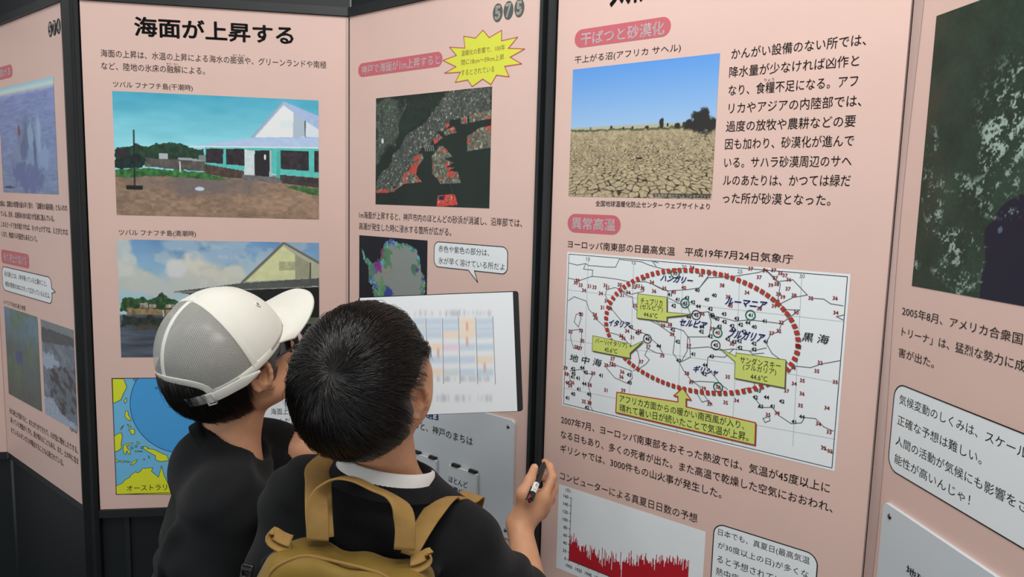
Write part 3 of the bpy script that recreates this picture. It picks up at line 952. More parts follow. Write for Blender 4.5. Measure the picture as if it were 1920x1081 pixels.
reds = '37 947 163,34 1017 172,37 1058 170,36 1090 185,37 1113 195,36 1131 215,37 988 204,37 1066 207,38 1072 237,39 1044 242,37 1127 260,39 1081 285,39 1102 299,38 1156 291,32 1237 305,36 1355 305,34 1358 375,30 1166 374,38 1075 320,39 1060 343,36 1110 365,32 1095 422,32 1083 463,37 1048 474,34 1152 642,32 1282 616,35 1266 656,35 1196 702,34 1157 717,35 1355 709,36 1195 765,37 1120 752,35 1187 822,34 1315 834,35 1031 867,39 1075 859,34 1274 911,33 1325 950,32 1299 1027,32 1330 1042,34 664 157,36 707 193,38 809 243,34 929 278,38 838 299,40 848 341,38 989 355,40 624 254,35 530 258,36 481 271,34 470 228,33 402 246,32 384 250,35 425 258,34 356 277,31 326 290,30 315 240,31 245 243,31 255 252,33 193 252,31 168 247,33 126 242,30 103 230,39 112 220,34 143 267,34 224 282,34 252 318,34 268 355,31 231 350,35 388 340,30 128 382,34 195 383,30 199 401,33 128 461,30 77 466,30 134 510,38 105 540,37 124 547,34 351 463,36 323 486,31 375 494,36 333 498,35 411 465,39 524 437,38 557 432,39 568 479,40 575 275,36 714 380,37 453 538,39 520 582,37 648 535,37 419 611,37 281 597,39 250 628,32 275 620,30 286 626,36 327 660,36 323 684,39 187 667,38 58 670,40 63 712,36 86 711,39 76 727,38 170 723,31 248 748,39 332 750,35 142 803,38 169 809,38 639 667,37 662 710,39 720 740,35 836 684,35 826 808,34 879 798,37 749 816,30 857 525,39 762 452,34 830 192,37 432 212,39 53 641'
blks = '41 557 287,41 593 311,43 639 303,40 689 266,40 771 291,40 735 311,42 668 324,44 694 344,42 575 341,42 752 356,42 760 385,43 818 381,44 648 396,43 763 394,40 784 405,42 820 418,43 879 403,44 933 423,41 1013 415,40 964 443,42 898 432,42 857 438,43 913 465,42 796 441,42 709 465,44 711 442,42 571 456,43 862 455,42 752 488,42 836 502,43 866 515,42 892 511,42 963 523,42 963 551,41 1018 513,42 895 543,44 503 535,42 595 514,41 669 574,43 758 585,43 599 605,44 727 627,42 723 670,45 400 472,42 369 443,44 134 640,42 90 645,45 92 667,45 151 662,41 87 684,41 113 690,41 224 677,44 144 717,41 116 743,40 167 768,40 90 766,41 62 785,42 157 832,43 360 674,40 362 712,43 984 750,42 969 782,44 1023 782,42 1097 802,41 1051 825,43 995 826,44 1194 876,41 1155 900'
REDN, DARKN = mat('red_number_ink', (190, 62, 52)), mat('dark_number_ink', (52, 50, 52))
for s_, m_, nm in ((reds, REDN, 'red_number_lettering'), (blks, DARKN, 'black_number_lettering')):
    a = Art(PD, 0.0010, k6m)
    for e in s_.split(','):
        n_, x, y = e.split()
        a.mark(n_, (float(x), float(y)), 19, 0.03)
    if m_ is REDN:
        for n_, q in (('33', (583, 185)), ('40', (787, 471)), ('38', (790, 734))):
            a.mark(n_, q, 19, 0.03)
    else:
        for n_, q in (('43', (630, 329)), ('41', (946, 387)), ('45', (684, 386)), ('46', (449, 501)), ('45', (778, 531))):
            a.mark(n_, q, 19, 0.03)
    a.build(nm, m_, wm)
pts = [PD.uv(*k6m(q)) for q in ((247, 430), (1174, 540), (650, 168), (800, 776))]
cu, cz, ru, rz = (pts[0][0]+pts[1][0])/2, (pts[2][1]+pts[3][1])/2, (pts[1][0]-pts[0][0])/2, (pts[2][1]-pts[3][1])/2
a, b = Art(PD, 0.0014), Art(PD, 0.0012)
N = 84
acc, L = 0, []
for i in range(1440):
    g = 2*math.pi*i/1440
    L.append((cu+ru*math.cos(g), cz+rz*math.sin(g), g))
per = sum(math.dist(L[i][:2], L[i-1][:2]) for i in range(1440))
nxt = 0
for i in range(1440):
    acc += math.dist(L[i][:2], L[i-1][:2])
    if acc >= nxt:
        nxt += per/N
        x, y, g = L[i]
        tx, ty = -ru*math.sin(g), rz*math.cos(g)
        h = math.hypot(tx, ty)
        tx, ty = tx/h*.0033, ty/h*.0033
        nx_, ny_ = ty/.0033*.0040, -tx/.0033*.0040
        sq = [(x-tx-nx_, y-ty-ny_), (x-tx+nx_, y-ty+ny_), (x+tx+nx_, y+ty+ny_), (x+tx-nx_, y+ty-ny_)]
        a.poly_uv(sq)
        b.poly_uv([(q[0]+.0016, q[1]-.0016) for q in sq])
a.build('oval_dot_pattern', mat('oval_red_ink', (190, 54, 40)), wm)
b.build('oval_backing_pattern', mat('olive_grey_ink', (104, 92, 80)), wm)
a, b = Art(PD, 0.0013, k6m), Art(PD, 0.0013, k6m)
for q in ((583, 185), (630, 329), (946, 387), (787, 471), (790, 734)):
    a.ring(q, 0.0085, 0.0022)
for q in ((684, 386), (449, 501), (778, 531)):
    b.ring(q, 0.0085, 0.0016)
a.build('green_ring_pattern', mat('ring_green_ink', (30, 138, 112)), wm)
b.build('black_ring_pattern', INK, wm)
LIME = mat('lime_ink', (212, 224, 120), 0.45, 0.3)
calls = [
    ([(403, 283), (543, 300), (543, 372), (666, 383), (543, 396), (543, 418), (398, 400)], [('チュプリカ', (417, 318), (523, 327), 30), ('(セルビア)', (415, 347), (524, 358), 30), ('44.6°C', (432, 383), (499, 389), 22)]),
    ([(186, 485), (367, 525), (366, 540), (432, 509), (365, 570), (365, 594), (183, 558)], [('バーリ(イタリア)', (199, 513), (351, 534), 28), ('45.6°C', (243, 551), (304, 561), 22)]),
    ([(877, 568), (1117, 602), (1112, 737), (870, 690), (873, 612), (800, 548), (877, 585)], [('サンダンスキー', (897, 602), (1093, 630), 34), ('(ブルガリア)', (911, 637), (1071, 661), 34), ('44.6°C', (947, 682), (1028, 694), 26)]),
    ([(302, 758), (597, 805), (597, 778), (577, 775), (620, 738), (660, 795), (636, 790), (636, 828), (972, 905), (968, 1013), (297, 855)], [('アフリカ方面からの暖かい南西風が入り、', (315, 790), (918, 915), 36), ('晴れて暑い日が続いたことで気温が上昇。', (317, 831), (938, 976), 38)])]
for i, (q, tx) in enumerate(calls):
    a = Art(PD, 0.0016, k6m)
    a.poly(q)
    o = a.build('callout', LIME, wm, 'lime green callout')
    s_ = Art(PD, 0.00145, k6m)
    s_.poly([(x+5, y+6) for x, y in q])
    b = Art(PD, 0.0018, k6m)
    if i < 3:
        b.stroke(q, 0.0009, closed=True)
        bm_ = mat('callout_line_ink', (70, 80, 60))
    else:
        uv = [b.q(x) for x in q]
        for c0, c1 in zip(uv, uv[1:]+uv[:1]):
            n_ = max(1, int(np.hypot(*(c1-c0))/.0034))
            for j in range(n_):
                e0, e1 = c0+(c1-c0)*j/n_, c0+(c1-c0)*(j+.5)/n_
                b.stroke_uv([e0, e1], 0.0022)
        bm_ = mat('oval_red_ink', (190, 54, 40))
    b.build('outline', bm_, o)
    para(o, PD, 'lettering', tx, k6m).location = PD.n[0]*.0014, PD.n[1]*.0014, 0
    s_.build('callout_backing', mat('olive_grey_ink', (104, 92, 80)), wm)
a, b = Art(PD, 0.0013, k6m), Art(PD, 0.0013, k6m)
for s_, q0, q1, h in (('ハンガリー', (515, 207), (669, 220), 30), ('ルーマニア', (828, 324), (1023, 334), 32), ('セルビア', (605, 422), (735, 433), 32), ('イタリア', (264, 425), (362, 431), 30), ('ブルガリア', (840, 475), (1013, 494), 40), ('ギリシャ', (672, 646), (790, 662), 32)):
    a.text(s_, q0, q1, h*1.12, 0.03, .35)
b.text('黒 海', (1198, 491), (1325, 505), 45, 0.005, .2)
b.text('地 中 海', (75, 592), (228, 616), 36, 0.005, .2)
a.build('country_lettering', NAVY, wm)
b.build('sea_lettering', INK, wm)
k7c = crop(1020, 740, 3.0)
para(TD, PD, 'paragraph_text', [
    ('2007年7月、ヨーロッパ南東部をおそった熱波では、気温が45度以上に', (97, 139), (1609, 522), 46),
    ('なる日もあり、多くの死者が出た。また高温で乾燥した空気におおわれ、', (95, 218), (1625, 634), 46),
    ('ギリシャでは、3000件もの山火事が発生した。', (93, 299), (1000, 553), 46)], k7c, bold=0.002)
para(TD, PD, 'caption_text', [('コンピューターによる真夏日日数の予想', (91, 456), (863, 689), 46)], k7c)
# bar chart
u0, u1 = (PD.uv(1048.3, 906.7)[0]+PD.uv(1042.7, 1062.7)[0])/2, PD.uv(1322, 1020)[0]
z1, z0 = (PD.uv(1048.3, 906.7)[1]+PD.uv(1324, 996)[1])/2, PD.uv(1042.7, 1063)[1]
a = Art(PD, 0.0004)
a.add([(u0, z0), (u1, z0), (u1, z1), (u0, z1)], [(0, 1, 2, 3)])
ch = a.build('bar_chart', PALE, TD, 'white chart sheet with jagged red bars')
A0, A1 = PD.uv(*k7c((144, 928))), PD.uv(*k7c((152, 578)))
ax, zb, zt = (A0[0]+A1[0])/2, A0[1], A1[1]
xr = PD.uv(*k7c((813, 1000)))[0]
rng = random.Random(3)
kn = [(0, 53), (.12, 51), (.2, 46), (.3, 43), (.42, 45), (.52, 54), (.62, 70), (.75, 84), (.85, 94), (1, 104)]
uv = [(ax, zb)]
N = 175
for i in range(N):
    x = i/N
    for (x0, v0), (x1, v1) in zip(kn, kn[1:]):
        if x0 <= x <= x1:
            v_ = v0+(v1-v0)*(x-x0)/(x1-x0)
    v_ = max(4, v_+rng.gauss(0, 11))
    zz = zb+(zt-zb)*v_/160
    uv += [(ax+(xr-ax)*i/N, zz), (ax+(xr-ax)*(i+1)/N, zz)]
uv.append((xr, zb))
b = Art(PD, 0.0006)
for i in range(N):
    x0, x1, zz = uv[1+2*i][0], uv[2+2*i][0], uv[1+2*i][1]
    b.add([(x0, zb), (x1, zb), (x1, zz), (x0, zz)], [(0, 1, 2, 3)])
b.build('red_bar_pattern', mat('bar_red_ink', (188, 30, 44)), ch)
b = Art(PD, 0.0008)
b.stroke_uv([(ax, zt), (ax, zb), (xr, zb)], 0.0012)
for i in range(9):
    zz = zb+(zt-zb)*i/8
    b.stroke_uv([(ax-.004, zz), (ax+.0005, zz)], 0.0012)
    V, F, e = text_shape(str(20*i), 0.01)
    hh = 0.0072
    wd = hh*e[0]/e[1]
    b.add([(ax-.0075-wd+x*wd, zz+(y-.5)*hh) for x, y in V], F)
for i in range(11):
    x = ax+(xr-ax)*i/11
    b.stroke_uv([(x, zb), (x, zb-.004)], 0.001)
    if i % 1 == 0:
        V, F, e = text_shape(str(1900+20*i), 0.01)
        b.add([(x-.008+q*.017, zb-.014+(y-.5)*.0075) for q, y in V], F)
V, F, e = text_shape('(日)', 0.0)
b.add([(ax-.016+x*.014, zt+.014+(y-.5)*.009) for x, y in V], F)
b.build('axis_lettering', INK, ch)
# speech bubble at the bottom
u0, u1 = (PD.uv(*k7c((952, 800)))[0]+PD.uv(*k7c((945, 980)))[0])/2, PD.uv(*k7c((1538, 960)))[0]
z1 = (PD.uv(*k7c((985, 722)))[1]+PD.uv(*k7c((1510, 893)))[1])/2
o = bubble(TD, PD, (u0, z1-.155, u1, z1), 0.02, None, 0.0018)
para(o, PD, 'lettering', [
    ('日本でも、真夏日(最高気温', (980, 772), (1495, 934), 44), ('が30度以上の日)が多くな', (978, 843), (1488, 1014), 44),
    ('ると予想されています。', (975, 914), (1462, 1090), 44), ('熱中症の予防が大切です', (968, 984), (1470, 1170), 44)], k7c)

# ================================================================== storm panel at the right
z1, z0 = PE.uv(1756.8, 30)[1], (PE.uv(1710, 535.5)[1]+PE.uv(1920, 573.7)[1])/2
u0 = (PE.uv(1756.8, 30)[0]+PE.uv(1710, 535.5)[0])/2
p = Picture(PE, (1756, 30), (1920, 573), nx=360, u=(u0, u0+.36), z=(z1, z0))
lo, hi, md = fbm(p.X*6, p.YY*6, 2), fbm(p.X*110, p.YY*110, 4), fbm(p.X*24, p.YY*24, 7)
p.C[:] = np.array([40, 60, 46])*(.7+.6*lo[..., None])*(.85+.3*hi[..., None])
p.put(np.clip((.2-p.X)*4, 0, .7)*np.clip((lo-.3)*3, 0, 1), (62, 54, 44))
sea = [(2300, 330), (1960, 340), (1925, 362), (1890, 378), (1858, 410), (1848, 430), (1846, 500), (1834, 570), (1830, 640), (2300, 800)]
p.put(p.inside(sea, .03, 30), (27, 27, 46))
p.blob((1876, 432), .012, .016, (90, 100, 124), .6, 6, 60)
for q, rx, ry in (((1790, 342), .10, .04), ((1840, 362), .11, .06), ((1752, 395), .06, .11), ((1742, 372), .05, .04), ((1800, 450), .10, .05), ((1830, 455), .06, .06), ((1785, 492), .07, .09), ((1775, 510), .09, .03), ((1818, 526), .05, .04), ((1838, 500), .04, .03), ((1880, 400), .10, .025), ((1796, 545), .03, .04), ((1840, 540), .02, .03), ((1746, 300), .04, .14), ((1892, 300), .14, .14), ((1915, 235), .2, .14), ((1960, 180), .3, .2), ((1860, 270), .06, .12), ((1770, 440), .04, .04), ((1718, 492), .03, .03)):
    x, y = p.f(q)
    d = np.hypot((p.X-x)/rx, (p.YY-y*p.asp)/ry)
    p.put(np.clip((1.15-d)*2, 0, 1)*np.clip((md*.55+hi*.55-.60)*10, 0, 1)*.85, (160, 180, 170))
p.build('printed_photograph', TE, label='large dark green satellite photo with white cloud flecks', gain=1.1)
kE = crop(1600, 560, 4.156)
kF = crop(1600, 800, 3.847)
para(TE, PE, 'paragraph_text', [
    ('2005年8月、アメリカ合衆国', (383, 92), (1322, 312), 74), ('トリーナ」は、猛烈な勢力に成', (380, 254), (1345, 526), 74), ('害が出た。', (356, 410), (632, 506), 74)], kE, bold=0.0)
u0 = (PE.uv(*kE((325, 715)))[0]+PE.uv(*kF((258, 200)))[0])/2
z1, z0 = (PE.uv(*kE((375, 670)))[1]+PE.uv(1920, 812)[1])/2, (PE.uv(*kF((300, 322)))[1]+PE.uv(1920, 1028.5)[1])/2
o = bubble(TE, PE, (u0, z0, u0+.44, z1), 0.022, None, 0.0018)
g = lambda p_: p_
ln = []
for s_, c0, p0, c1, p1 in (('気候変動のしくみは、スケール', kE, (362, 778), kF, (1260, 192)), ('正確な予想は難しい。', kE, (348, 934), kF, (930, 238)), ('人間の活動が気候にも影響をさ', kF, (308, 102), kF, (1262, 572)), ('能性が高いんじゃ！', kF, (300, 230), kF, (845, 518))):
    ln.append((s_, c0(p0), c1(p1), 19))
para(o, PE, 'lettering', ln)
# raised dull strip standing in for the shadow along that panel's inner edge
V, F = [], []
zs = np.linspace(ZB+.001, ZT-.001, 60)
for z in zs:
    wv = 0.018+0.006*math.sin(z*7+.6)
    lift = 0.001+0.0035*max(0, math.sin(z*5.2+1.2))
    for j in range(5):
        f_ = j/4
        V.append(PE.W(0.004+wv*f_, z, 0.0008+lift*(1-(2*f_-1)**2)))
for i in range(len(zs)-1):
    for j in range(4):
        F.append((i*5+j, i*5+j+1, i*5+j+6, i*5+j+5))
obj('edge_strip', V, F, mat('dull_pink', (198, 172, 164), 0.45, 0.4, .02, 12), TE, True, 'dull strip in place of the corner shadow')
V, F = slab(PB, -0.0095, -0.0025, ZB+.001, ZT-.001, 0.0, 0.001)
obj('edge_strip', V, F, mat('dull_pink', (198, 172, 164), 0.45, 0.4, .02, 12), TB)  # thin strip, duller pink than the board, along its right edge

# ================================================================== screwed-on quiz boards
k5b = crop(760, 740, 3.17)


def plate(pl, u0, z0, u1, z1, d0, th, r):
    a = Art(pl, 0)
    out = a.rround(u0, z0, u1, z1, r)
    n_ = len(out)
    V = [pl.W(u, z, d0) for u, z in out]+[pl.W(u, z, d0+th*.8) for u, z in out]
    cu_, cz_ = (u0+u1)/2, (z0+z1)/2
    V += [pl.W(u+(cu_-u)*.004, z+(cz_-z)*.004, d0+th) for u, z in out]
    F = [tuple(range(n_))[::-1], tuple(range(2*n_, 3*n_))]
    for b_ in (0, n_):
        F += [(b_+i, b_+(i+1) % n_, b_+n_+(i+1) % n_, b_+n_+i) for i in range(n_)]
    return V, F


def screw(pl, u, z, d, parent, r=0.0045):
    V, F = [], []
    for k_ in range(4):
        g_ = k_/3*math.pi/2
        for i in range(12):
            a_ = 2*math.pi*i/12
            V.append(pl.W(u+r*math.cos(g_)*math.cos(a_) if k_ < 3 else u+r*.05*math.cos(a_), z+(r*math.cos(g_) if k_ < 3 else r*.05)*math.sin(a_), d+r*.55*math.sin(g_)))
    for k_ in range(3):
        F += [(k_*12+i, k_*12+(i+1) % 12, k_*12+12+(i+1) % 12, k_*12+12+i) for i in range(12)]
    F.append(tuple(range(36, 48)))
    obj('screw', V, F, mat('screw_steel', (120, 120, 122), 0.3, 0.5, metal=1.0), parent, True)


BOARDW = mat('white_board', (214, 222, 226), 0.35, 0.4, 0.01, 8)
u1 = PC.uv(*k5b((656, 200)))[0]
z1 = PC.uv(*k5b((650, 148)))[1]
z0 = PC.uv(*k5b((585, 836)))[1]
u0 = PC.uv(684, 700)[0]
qb = thing('quiz_board', 'pale grey quiz board with two hinged white flaps screwed below panel 575', 'quiz board', PC.W((u0+u1)/2, z0, 0.004))
obj('back_plate', *plate(PC, u0, z0, u1, z1, 0.0002, 0.0055, 0.010), BOARDW, qb)
for u, z in ((u1-.018, z1-.018), (u1-.018, z0+.018), (u0+.018, z1-.018), (u0+.018, z0+.018)):
    screw(PC, u, z, 0.0057, qb)
QT = Art(PC, 0.0064, k5b)
QT.text('問題3', (62, 100), (208, 118), 46, 0.01)
QT.build('heading_text', NAVY, qb, 'blue heading')
QT = Art(PC, 0.0064, k5b)
QT.text('海面が1m上昇すると、神戸のまちは', (-195, 92), (411, 270), 46)
QT.build('question_text', INK, qb)


def flap(pl, u0, z0, u1, z1, lines, conv, label, tab):
    f_ = obj('flap', *plate(pl, u0, z0, u1, z1, 0.0072, 0.007, 0.004), mat('flap_white', (222, 228, 230), 0.35, 0.4), qb, label=label)
    for uu in (u0+(u1-u0)*.24, u0+(u1-u0)*.84):
        V, F = slab(pl, uu-.012, uu+.012, z1-.004, z1+.006, 0.0058, 0.0128)
        V2, F2 = slab(pl, uu-.010, uu+.010, z1+.0005, z1+.004, 0.012, 0.0165)
        obj('hinge', *merge([(V, F), (V2, F2)]), mat('hinge_bronze', (62, 56, 50), 0.4, 0.5, metal=.6), f_)
    t_ = Art(pl, 0.0148, conv)
    for l_ in lines:
        t_.text(*l_)
    t_.build('lettering', NAVY, f_)
    if tab:
        V, F = plate(pl, tab[0]-.012, tab[1]-.006, tab[0]+.012, tab[1]+.006, 0.0143, 0.006, 0.005)
        obj('pull_tab', V, F, mat('tab_yellow', (226, 214, 120), 0.4), f_)
    return f_


fu0, fu1 = PC.uv(*k5b((276, 450)))[0], PC.uv(*k5b((446, 500)))[0]
fz1 = (PC.uv(*k5b((277, 407)))[1]+PC.uv(*k5b((447, 461)))[1])/2
fw = fu1-fu0
flap(PC, fu0, fz1-.15, fu1, fz1, [('ほとんど', (283, 490), (394, 524), 38, .006), ('影響がない', (283, 545), (421, 588), 40, .006)], k5b, 'white flap with blue two-line answer beside the raised hand', (PC.uv(*k5b((340, 628)))[0], PC.uv(*k5b((340, 628)))[1]))
gu1 = PC.uv(*k5b((205, 420)))[0]
flap(PC, gu1-fw, fz1-.15, gu1, fz1, [('六甲山の', (52, 394), (166, 420), 38, .006), ('ふもとまで', (30, 440), (166, 476), 38, .006)], k5b, 'white flap half hidden behind the neck', None)

u0 = PE.uv(*kF((238, 560)))[0]
z1 = PE.uv(*kF((262, 545)))[1]
qe = thing('quiz_board', 'white board with a domed screw on the storm panel, at the lower right corner', 'quiz board', PE.W(u0+.15, z1-.3, 0.004))
obj('back_plate', *plate(PE, u0, z1-.30, u0+.40, z1, 0.0002, 0.0055, 0.010), BOARDW, qe)
sc_ = PE.uv(*kF((287, 645)))
for u, z in ((sc_[0], sc_[1]), (u0+.382, sc_[1]), (sc_[0], z1-.282), (u0+.382, z1-.282)):
    screw(PE, u, z, 0.0057, qe)
QT = Art(PE, 0.0064, kF)
QT.text('地球の', (407, 1046), (640, 1160), 66, 0.006)
QT.build('question_text', INK, qe)
# ------------------------------------------------------------------ soft bodies from distance fields


def smin(a, b, k):
    if k <= 0:
        return np.minimum(a, b)
    h = np.maximum(k-np.abs(a-b), 0)/k
    return np.minimum(a, b)-h*h*k*.25


class Field:
    def __init__(s, xs, ys, zs):
        s.ax = [np.asarray(xs, np.float32), np.asarray(ys, np.float32), np.asarray(zs, np.float32)]
        s.D = np.full([len(a) for a in s.ax], 1.0, np.float32)

    def _sub(s, lo, hi):
        return tuple(slice(max(0, int(np.searchsorted(a, l))-1), int(np.searchsorted(a, h))+1) for a, l, h in zip(s.ax, lo, hi))

    def _ev(s, f, lo, hi, k, op):
        lo, hi = np.asarray(lo)-k-.012, np.asarray(hi)+k+.012
        sl = s._sub(lo, hi)
        if min(x.stop-x.start for x in sl) <= 0:
            return
        g = np.meshgrid(*[a[q] for a, q in zip(s.ax, sl)], indexing='ij')
        d = f(*g)
        s.D[sl] = smin(s.D[sl], d, k) if op else -smin(-s.D[sl], d, k)

    def cone(s, a, b, ra, rb, k=.02, cut=False):
        a, b = np.asarray(a, float), np.asarray(b, float)
        ab = b-a
        L2 = ab @ ab+1e-12

        def f(x, y, z):
            px, py, pz = x-a[0], y-a[1], z-a[2]
            t = np.clip((px*ab[0]+py*ab[1]+pz*ab[2])/L2, 0, 1)
            return np.sqrt((px-t*ab[0])**2+(py-t*ab[1])**2+(pz-t*ab[2])**2)-(ra+(rb-ra)*t)
        r = max(ra, rb)
        s._ev(f, np.minimum(a, b)-r, np.maximum(a, b)+r, k, not cut)

    def chain(s, pts, rs, k=.02):
        for a, b, ra, rb in zip(pts[:-1], pts[1:], rs[:-1], rs[1:]):
            s.cone(a, b, ra, rb, k)

    def ell(s, c, r, M=None, k=.02, cut=False):
        c, r = np.asarray(c, float), np.asarray(r, float)
        M = np.eye(3) if M is None else M

        def f(x, y, z):
            q = [(x-c[0])*M[0, i]+(y-c[1])*M[1, i]+(z-c[2])*M[2, i] for i in range(3)]
            k0 = np.sqrt(sum((q[i]/r[i])**2 for i in range(3)))
            k1 = np.sqrt(sum((q[i]/r[i]**2)**2 for i in range(3)))+1e-9
            return k0*(k0-1)/k1
        R = max(r)
        s._ev(f, c-R, c+R, k, not cut)

    def box(s, c, hs, rr, M=None, k=.0, cut=False, warp=None):
        c, hs = np.asarray(c, float), np.asarray(hs, float)
        M = np.eye(3) if M is None else M

        def f(x, y, z):
            q = [(x-c[0])*M[0, i]+(y-c[1])*M[1, i]+(z-c[2])*M[2, i] for i in range(3)]
            e = [np.abs(q[i])-(hs[i]-rr) for i in range(3)]
            o = np.sqrt(sum(np.maximum(v, 0)**2 for v in e))+np.minimum(np.maximum(np.maximum(e[0], e[1]), e[2]), 0)-rr
            return o if warp is None else o+warp(*q)
        R = np.linalg.norm(hs)
        s._ev(f, c-R, c+R, k, not cut)

    def noise(s, fn):
        g = np.meshgrid(*s.ax, indexing='ij', sparse=True)
        s.D += fn(*g)

    def mesh(s, smooth=1):
        D = s.D
        S = D < 0
        nx, ny, nz = D.shape
        cnt = np.zeros((nx-1, ny-1, nz-1), np.int8)
        for i in (0, 1):
            for j in (0, 1):
                for k in (0, 1):
                    cnt += S[i:nx-1+i, j:ny-1+j, k:nz-1+k]
        I, J, K = np.nonzero((cnt > 0) & (cnt < 8))
        idx = np.full(cnt.shape, -1, np.int32)
        idx[I, J, K] = np.arange(len(I))
        X, Y, Z = s.ax
        acc = np.zeros((len(I), 3))
        num = np.zeros(len(I))
        cs = [(i, j, k) for i in (0, 1) for j in (0, 1) for k in (0, 1)]
        for a in cs:
            for b in cs:
                if sum(b) <= sum(a) or sum(abs(p-q) for p, q in zip(a, b)) != 1:
                    continue
                d0, d1 = D[I+a[0], J+a[1], K+a[2]], D[I+b[0], J+b[1], K+b[2]]
                m = (d0 < 0) != (d1 < 0)
                t = np.where(m, d0/np.where(m, d0-d1, 1), 0)
                p0 = np.stack([X[I+a[0]], Y[J+a[1]], Z[K+a[2]]], 1)
                p1 = np.stack([X[I+b[0]], Y[J+b[1]], Z[K+b[2]]], 1)
                acc += np.where(m[:, None], p0+(p1-p0)*t[:, None], 0)
                num += m
        V = acc/num[:, None]
        Fs = []
        for ax in range(3):
            o = [q for q in range(3) if q != ax]
            sl0, sl1 = [slice(None)]*3, [slice(None)]*3
            sl0[ax], sl1[ax] = slice(0, -1), slice(1, None)
            ch = S[tuple(sl0)] != S[tuple(sl1)]
            ii = list(np.nonzero(ch))
            ok = (ii[o[0]] > 0) & (ii[o[1]] > 0) & (ii[o[0]] < D.shape[o[0]]-1) & (ii[o[1]] < D.shape[o[1]]-1)
            ii = [q[ok] for q in ii]
            st = S[tuple(ii)]
            q = []
            for da, db in ((1, 1), (0, 1), (0, 0), (1, 0)):
                jj = [v.copy() for v in ii]
                jj[o[0]] -= da
                jj[o[1]] -= db
                q.append(idx[tuple(jj)])
            q = np.stack(q, 1)
            fl = st if ax != 1 else ~st
            q[~fl] = q[~fl][:, ::-1]
            Fs.append(q)
        F = np.concatenate(Fs)
        F = F[(F >= 0).all(1)]
        for _ in range(smooth):
            A = np.zeros_like(V)
            n = np.zeros(len(V))
            for a, b in ((0, 1), (1, 2), (2, 3), (3, 0)):
                for p, q in ((a, b), (b, a)):
                    for c in range(3):
                        A[:, c] += np.bincount(F[:, p], V[F[:, q], c], len(V))
                    n += np.bincount(F[:, p], minlength=len(V))
            V = V*.5+.5*A/np.maximum(n, 1)[:, None]
        return V, F


def span(a, b, h):
    return np.arange(a, b+h, h)


def eul(yaw, pitch, roll):
    """turn right by yaw, look up by pitch, lean to the right by roll (degrees)"""
    y, p, r = rad(-yaw), rad(pitch), rad(roll)
    Rz = np.array([[math.cos(y), -math.sin(y), 0], [math.sin(y), math.cos(y), 0], [0, 0, 1]])
    Rx = np.array([[1, 0, 0], [0, math.cos(p), -math.sin(p)], [0, math.sin(p), math.cos(p)]])
    Ry = np.array([[math.cos(r), 0, math.sin(r)], [0, 1, 0], [-math.sin(r), 0, math.cos(r)]])
    return Rz @ Rx @ Ry


SKIN = mat('skin', (209, 154, 119), 0.5, 0.35, 0.05, 60, 0.12, 900, sss=0.06)
HAIRM = mat('black_hair', (27, 22, 19), 0.28, 0.8)
SHIRT = mat('black_jersey', (21, 22, 24), 0.85, 0.2, 0.12, 40, 0.5, 1500, sheen=0.05)
SHORTS = mat('navy_twill', (38, 42, 54), 0.85, 0.2, 0.1, 40)
SHOE = mat('grey_shoe', (90, 92, 96), 0.6, 0.3, 0.1, 40)
COTTON = mat('white_cotton', (232, 230, 224), 0.8, 0.2, 0.02, 40, 0.3, 1200, sheen=.1)
EYEW, EYEB, LIP = mat('eye_white', (232, 228, 222), 0.2), mat('eye_iris', (30, 22, 18), 0.15), mat('lip', (176, 104, 92), 0.45)


def head_field(f, M, c, sc=1.0):
    """skull, face and ears in the head's own axes (x right, y face, z crown)"""
    P = lambda *q: c+M @ (np.array(q)*sc)
    E = lambda q, r, k=.02, R=None, cut=False: f.ell(P(*q), np.array(r)*sc, M if R is None else M @ R, k*sc, cut)
    E((0, -.010, .034), (.071, .090, .076))
    E((0, .030, -.020), (.058, .056, .072), .03)
    E((0, .045, -.068), (.036, .036, .030), .03)                      # jaw and chin
    for s in (-1, 1):
        E((s*.036, .052, -.030), (.026, .024, .028), .02)             # cheeks
        E((s*.040, .012, -.055), (.026, .040, .024), .02)             # jaw corner
        E((s*.028, .086, .006), (.016, .008, .009), .008, cut=True)   # eye hollow
        f.ell(P(s*.029, .074, .004), np.array((.013, .012, .012))*sc, M, .003)
        E((s*.030, .078, .024), (.020, .010, .005), .01)              # brow
        R = eul(0, 0, 0) @ eul(s*24, -12, 0)
        # ear: shell, hollow, rim, lobe
        E((s*.0735, -.016, -.006), (.0060, .019, .030), .006, R)
        E((s*.0800, -.010, -.006), (.0055, .0095, .0160), .004, R, True)
        rim = []
        for g in range(-70, 221, 24):
            g = rad(g)
            q = R @ np.array([s*.0045, .0165*math.cos(g)*-1, .0275*math.sin(g)])
            rim.append(P(s*.0735+q[0], -.016+q[1], -.006+q[2]))
        f.chain(rim, [.0034*sc]*len(rim), .004)
        E((s*.0735, -.004, -.033), (.0060, .0080, .0090), .008)
        E((s*.0730, .002, -.008), (.004, .005, .007), .006)
    f.cone(P(0, .082, .012), P(0, .098, -.018), .006*sc, .0095*sc, .012)
    E((.009, .090, -.020), (.006, .007, .006), .006)
    E((-.009, .090, -.020), (.006, .007, .006), .006)
    E((0, .080, -.040), (.018, .008, .006), .008)
    E((0, .081, -.049), (.015, .007, .006), .008)
    E((0, .090, -.0445), (.020, .008, .0012), .003, cut=True)


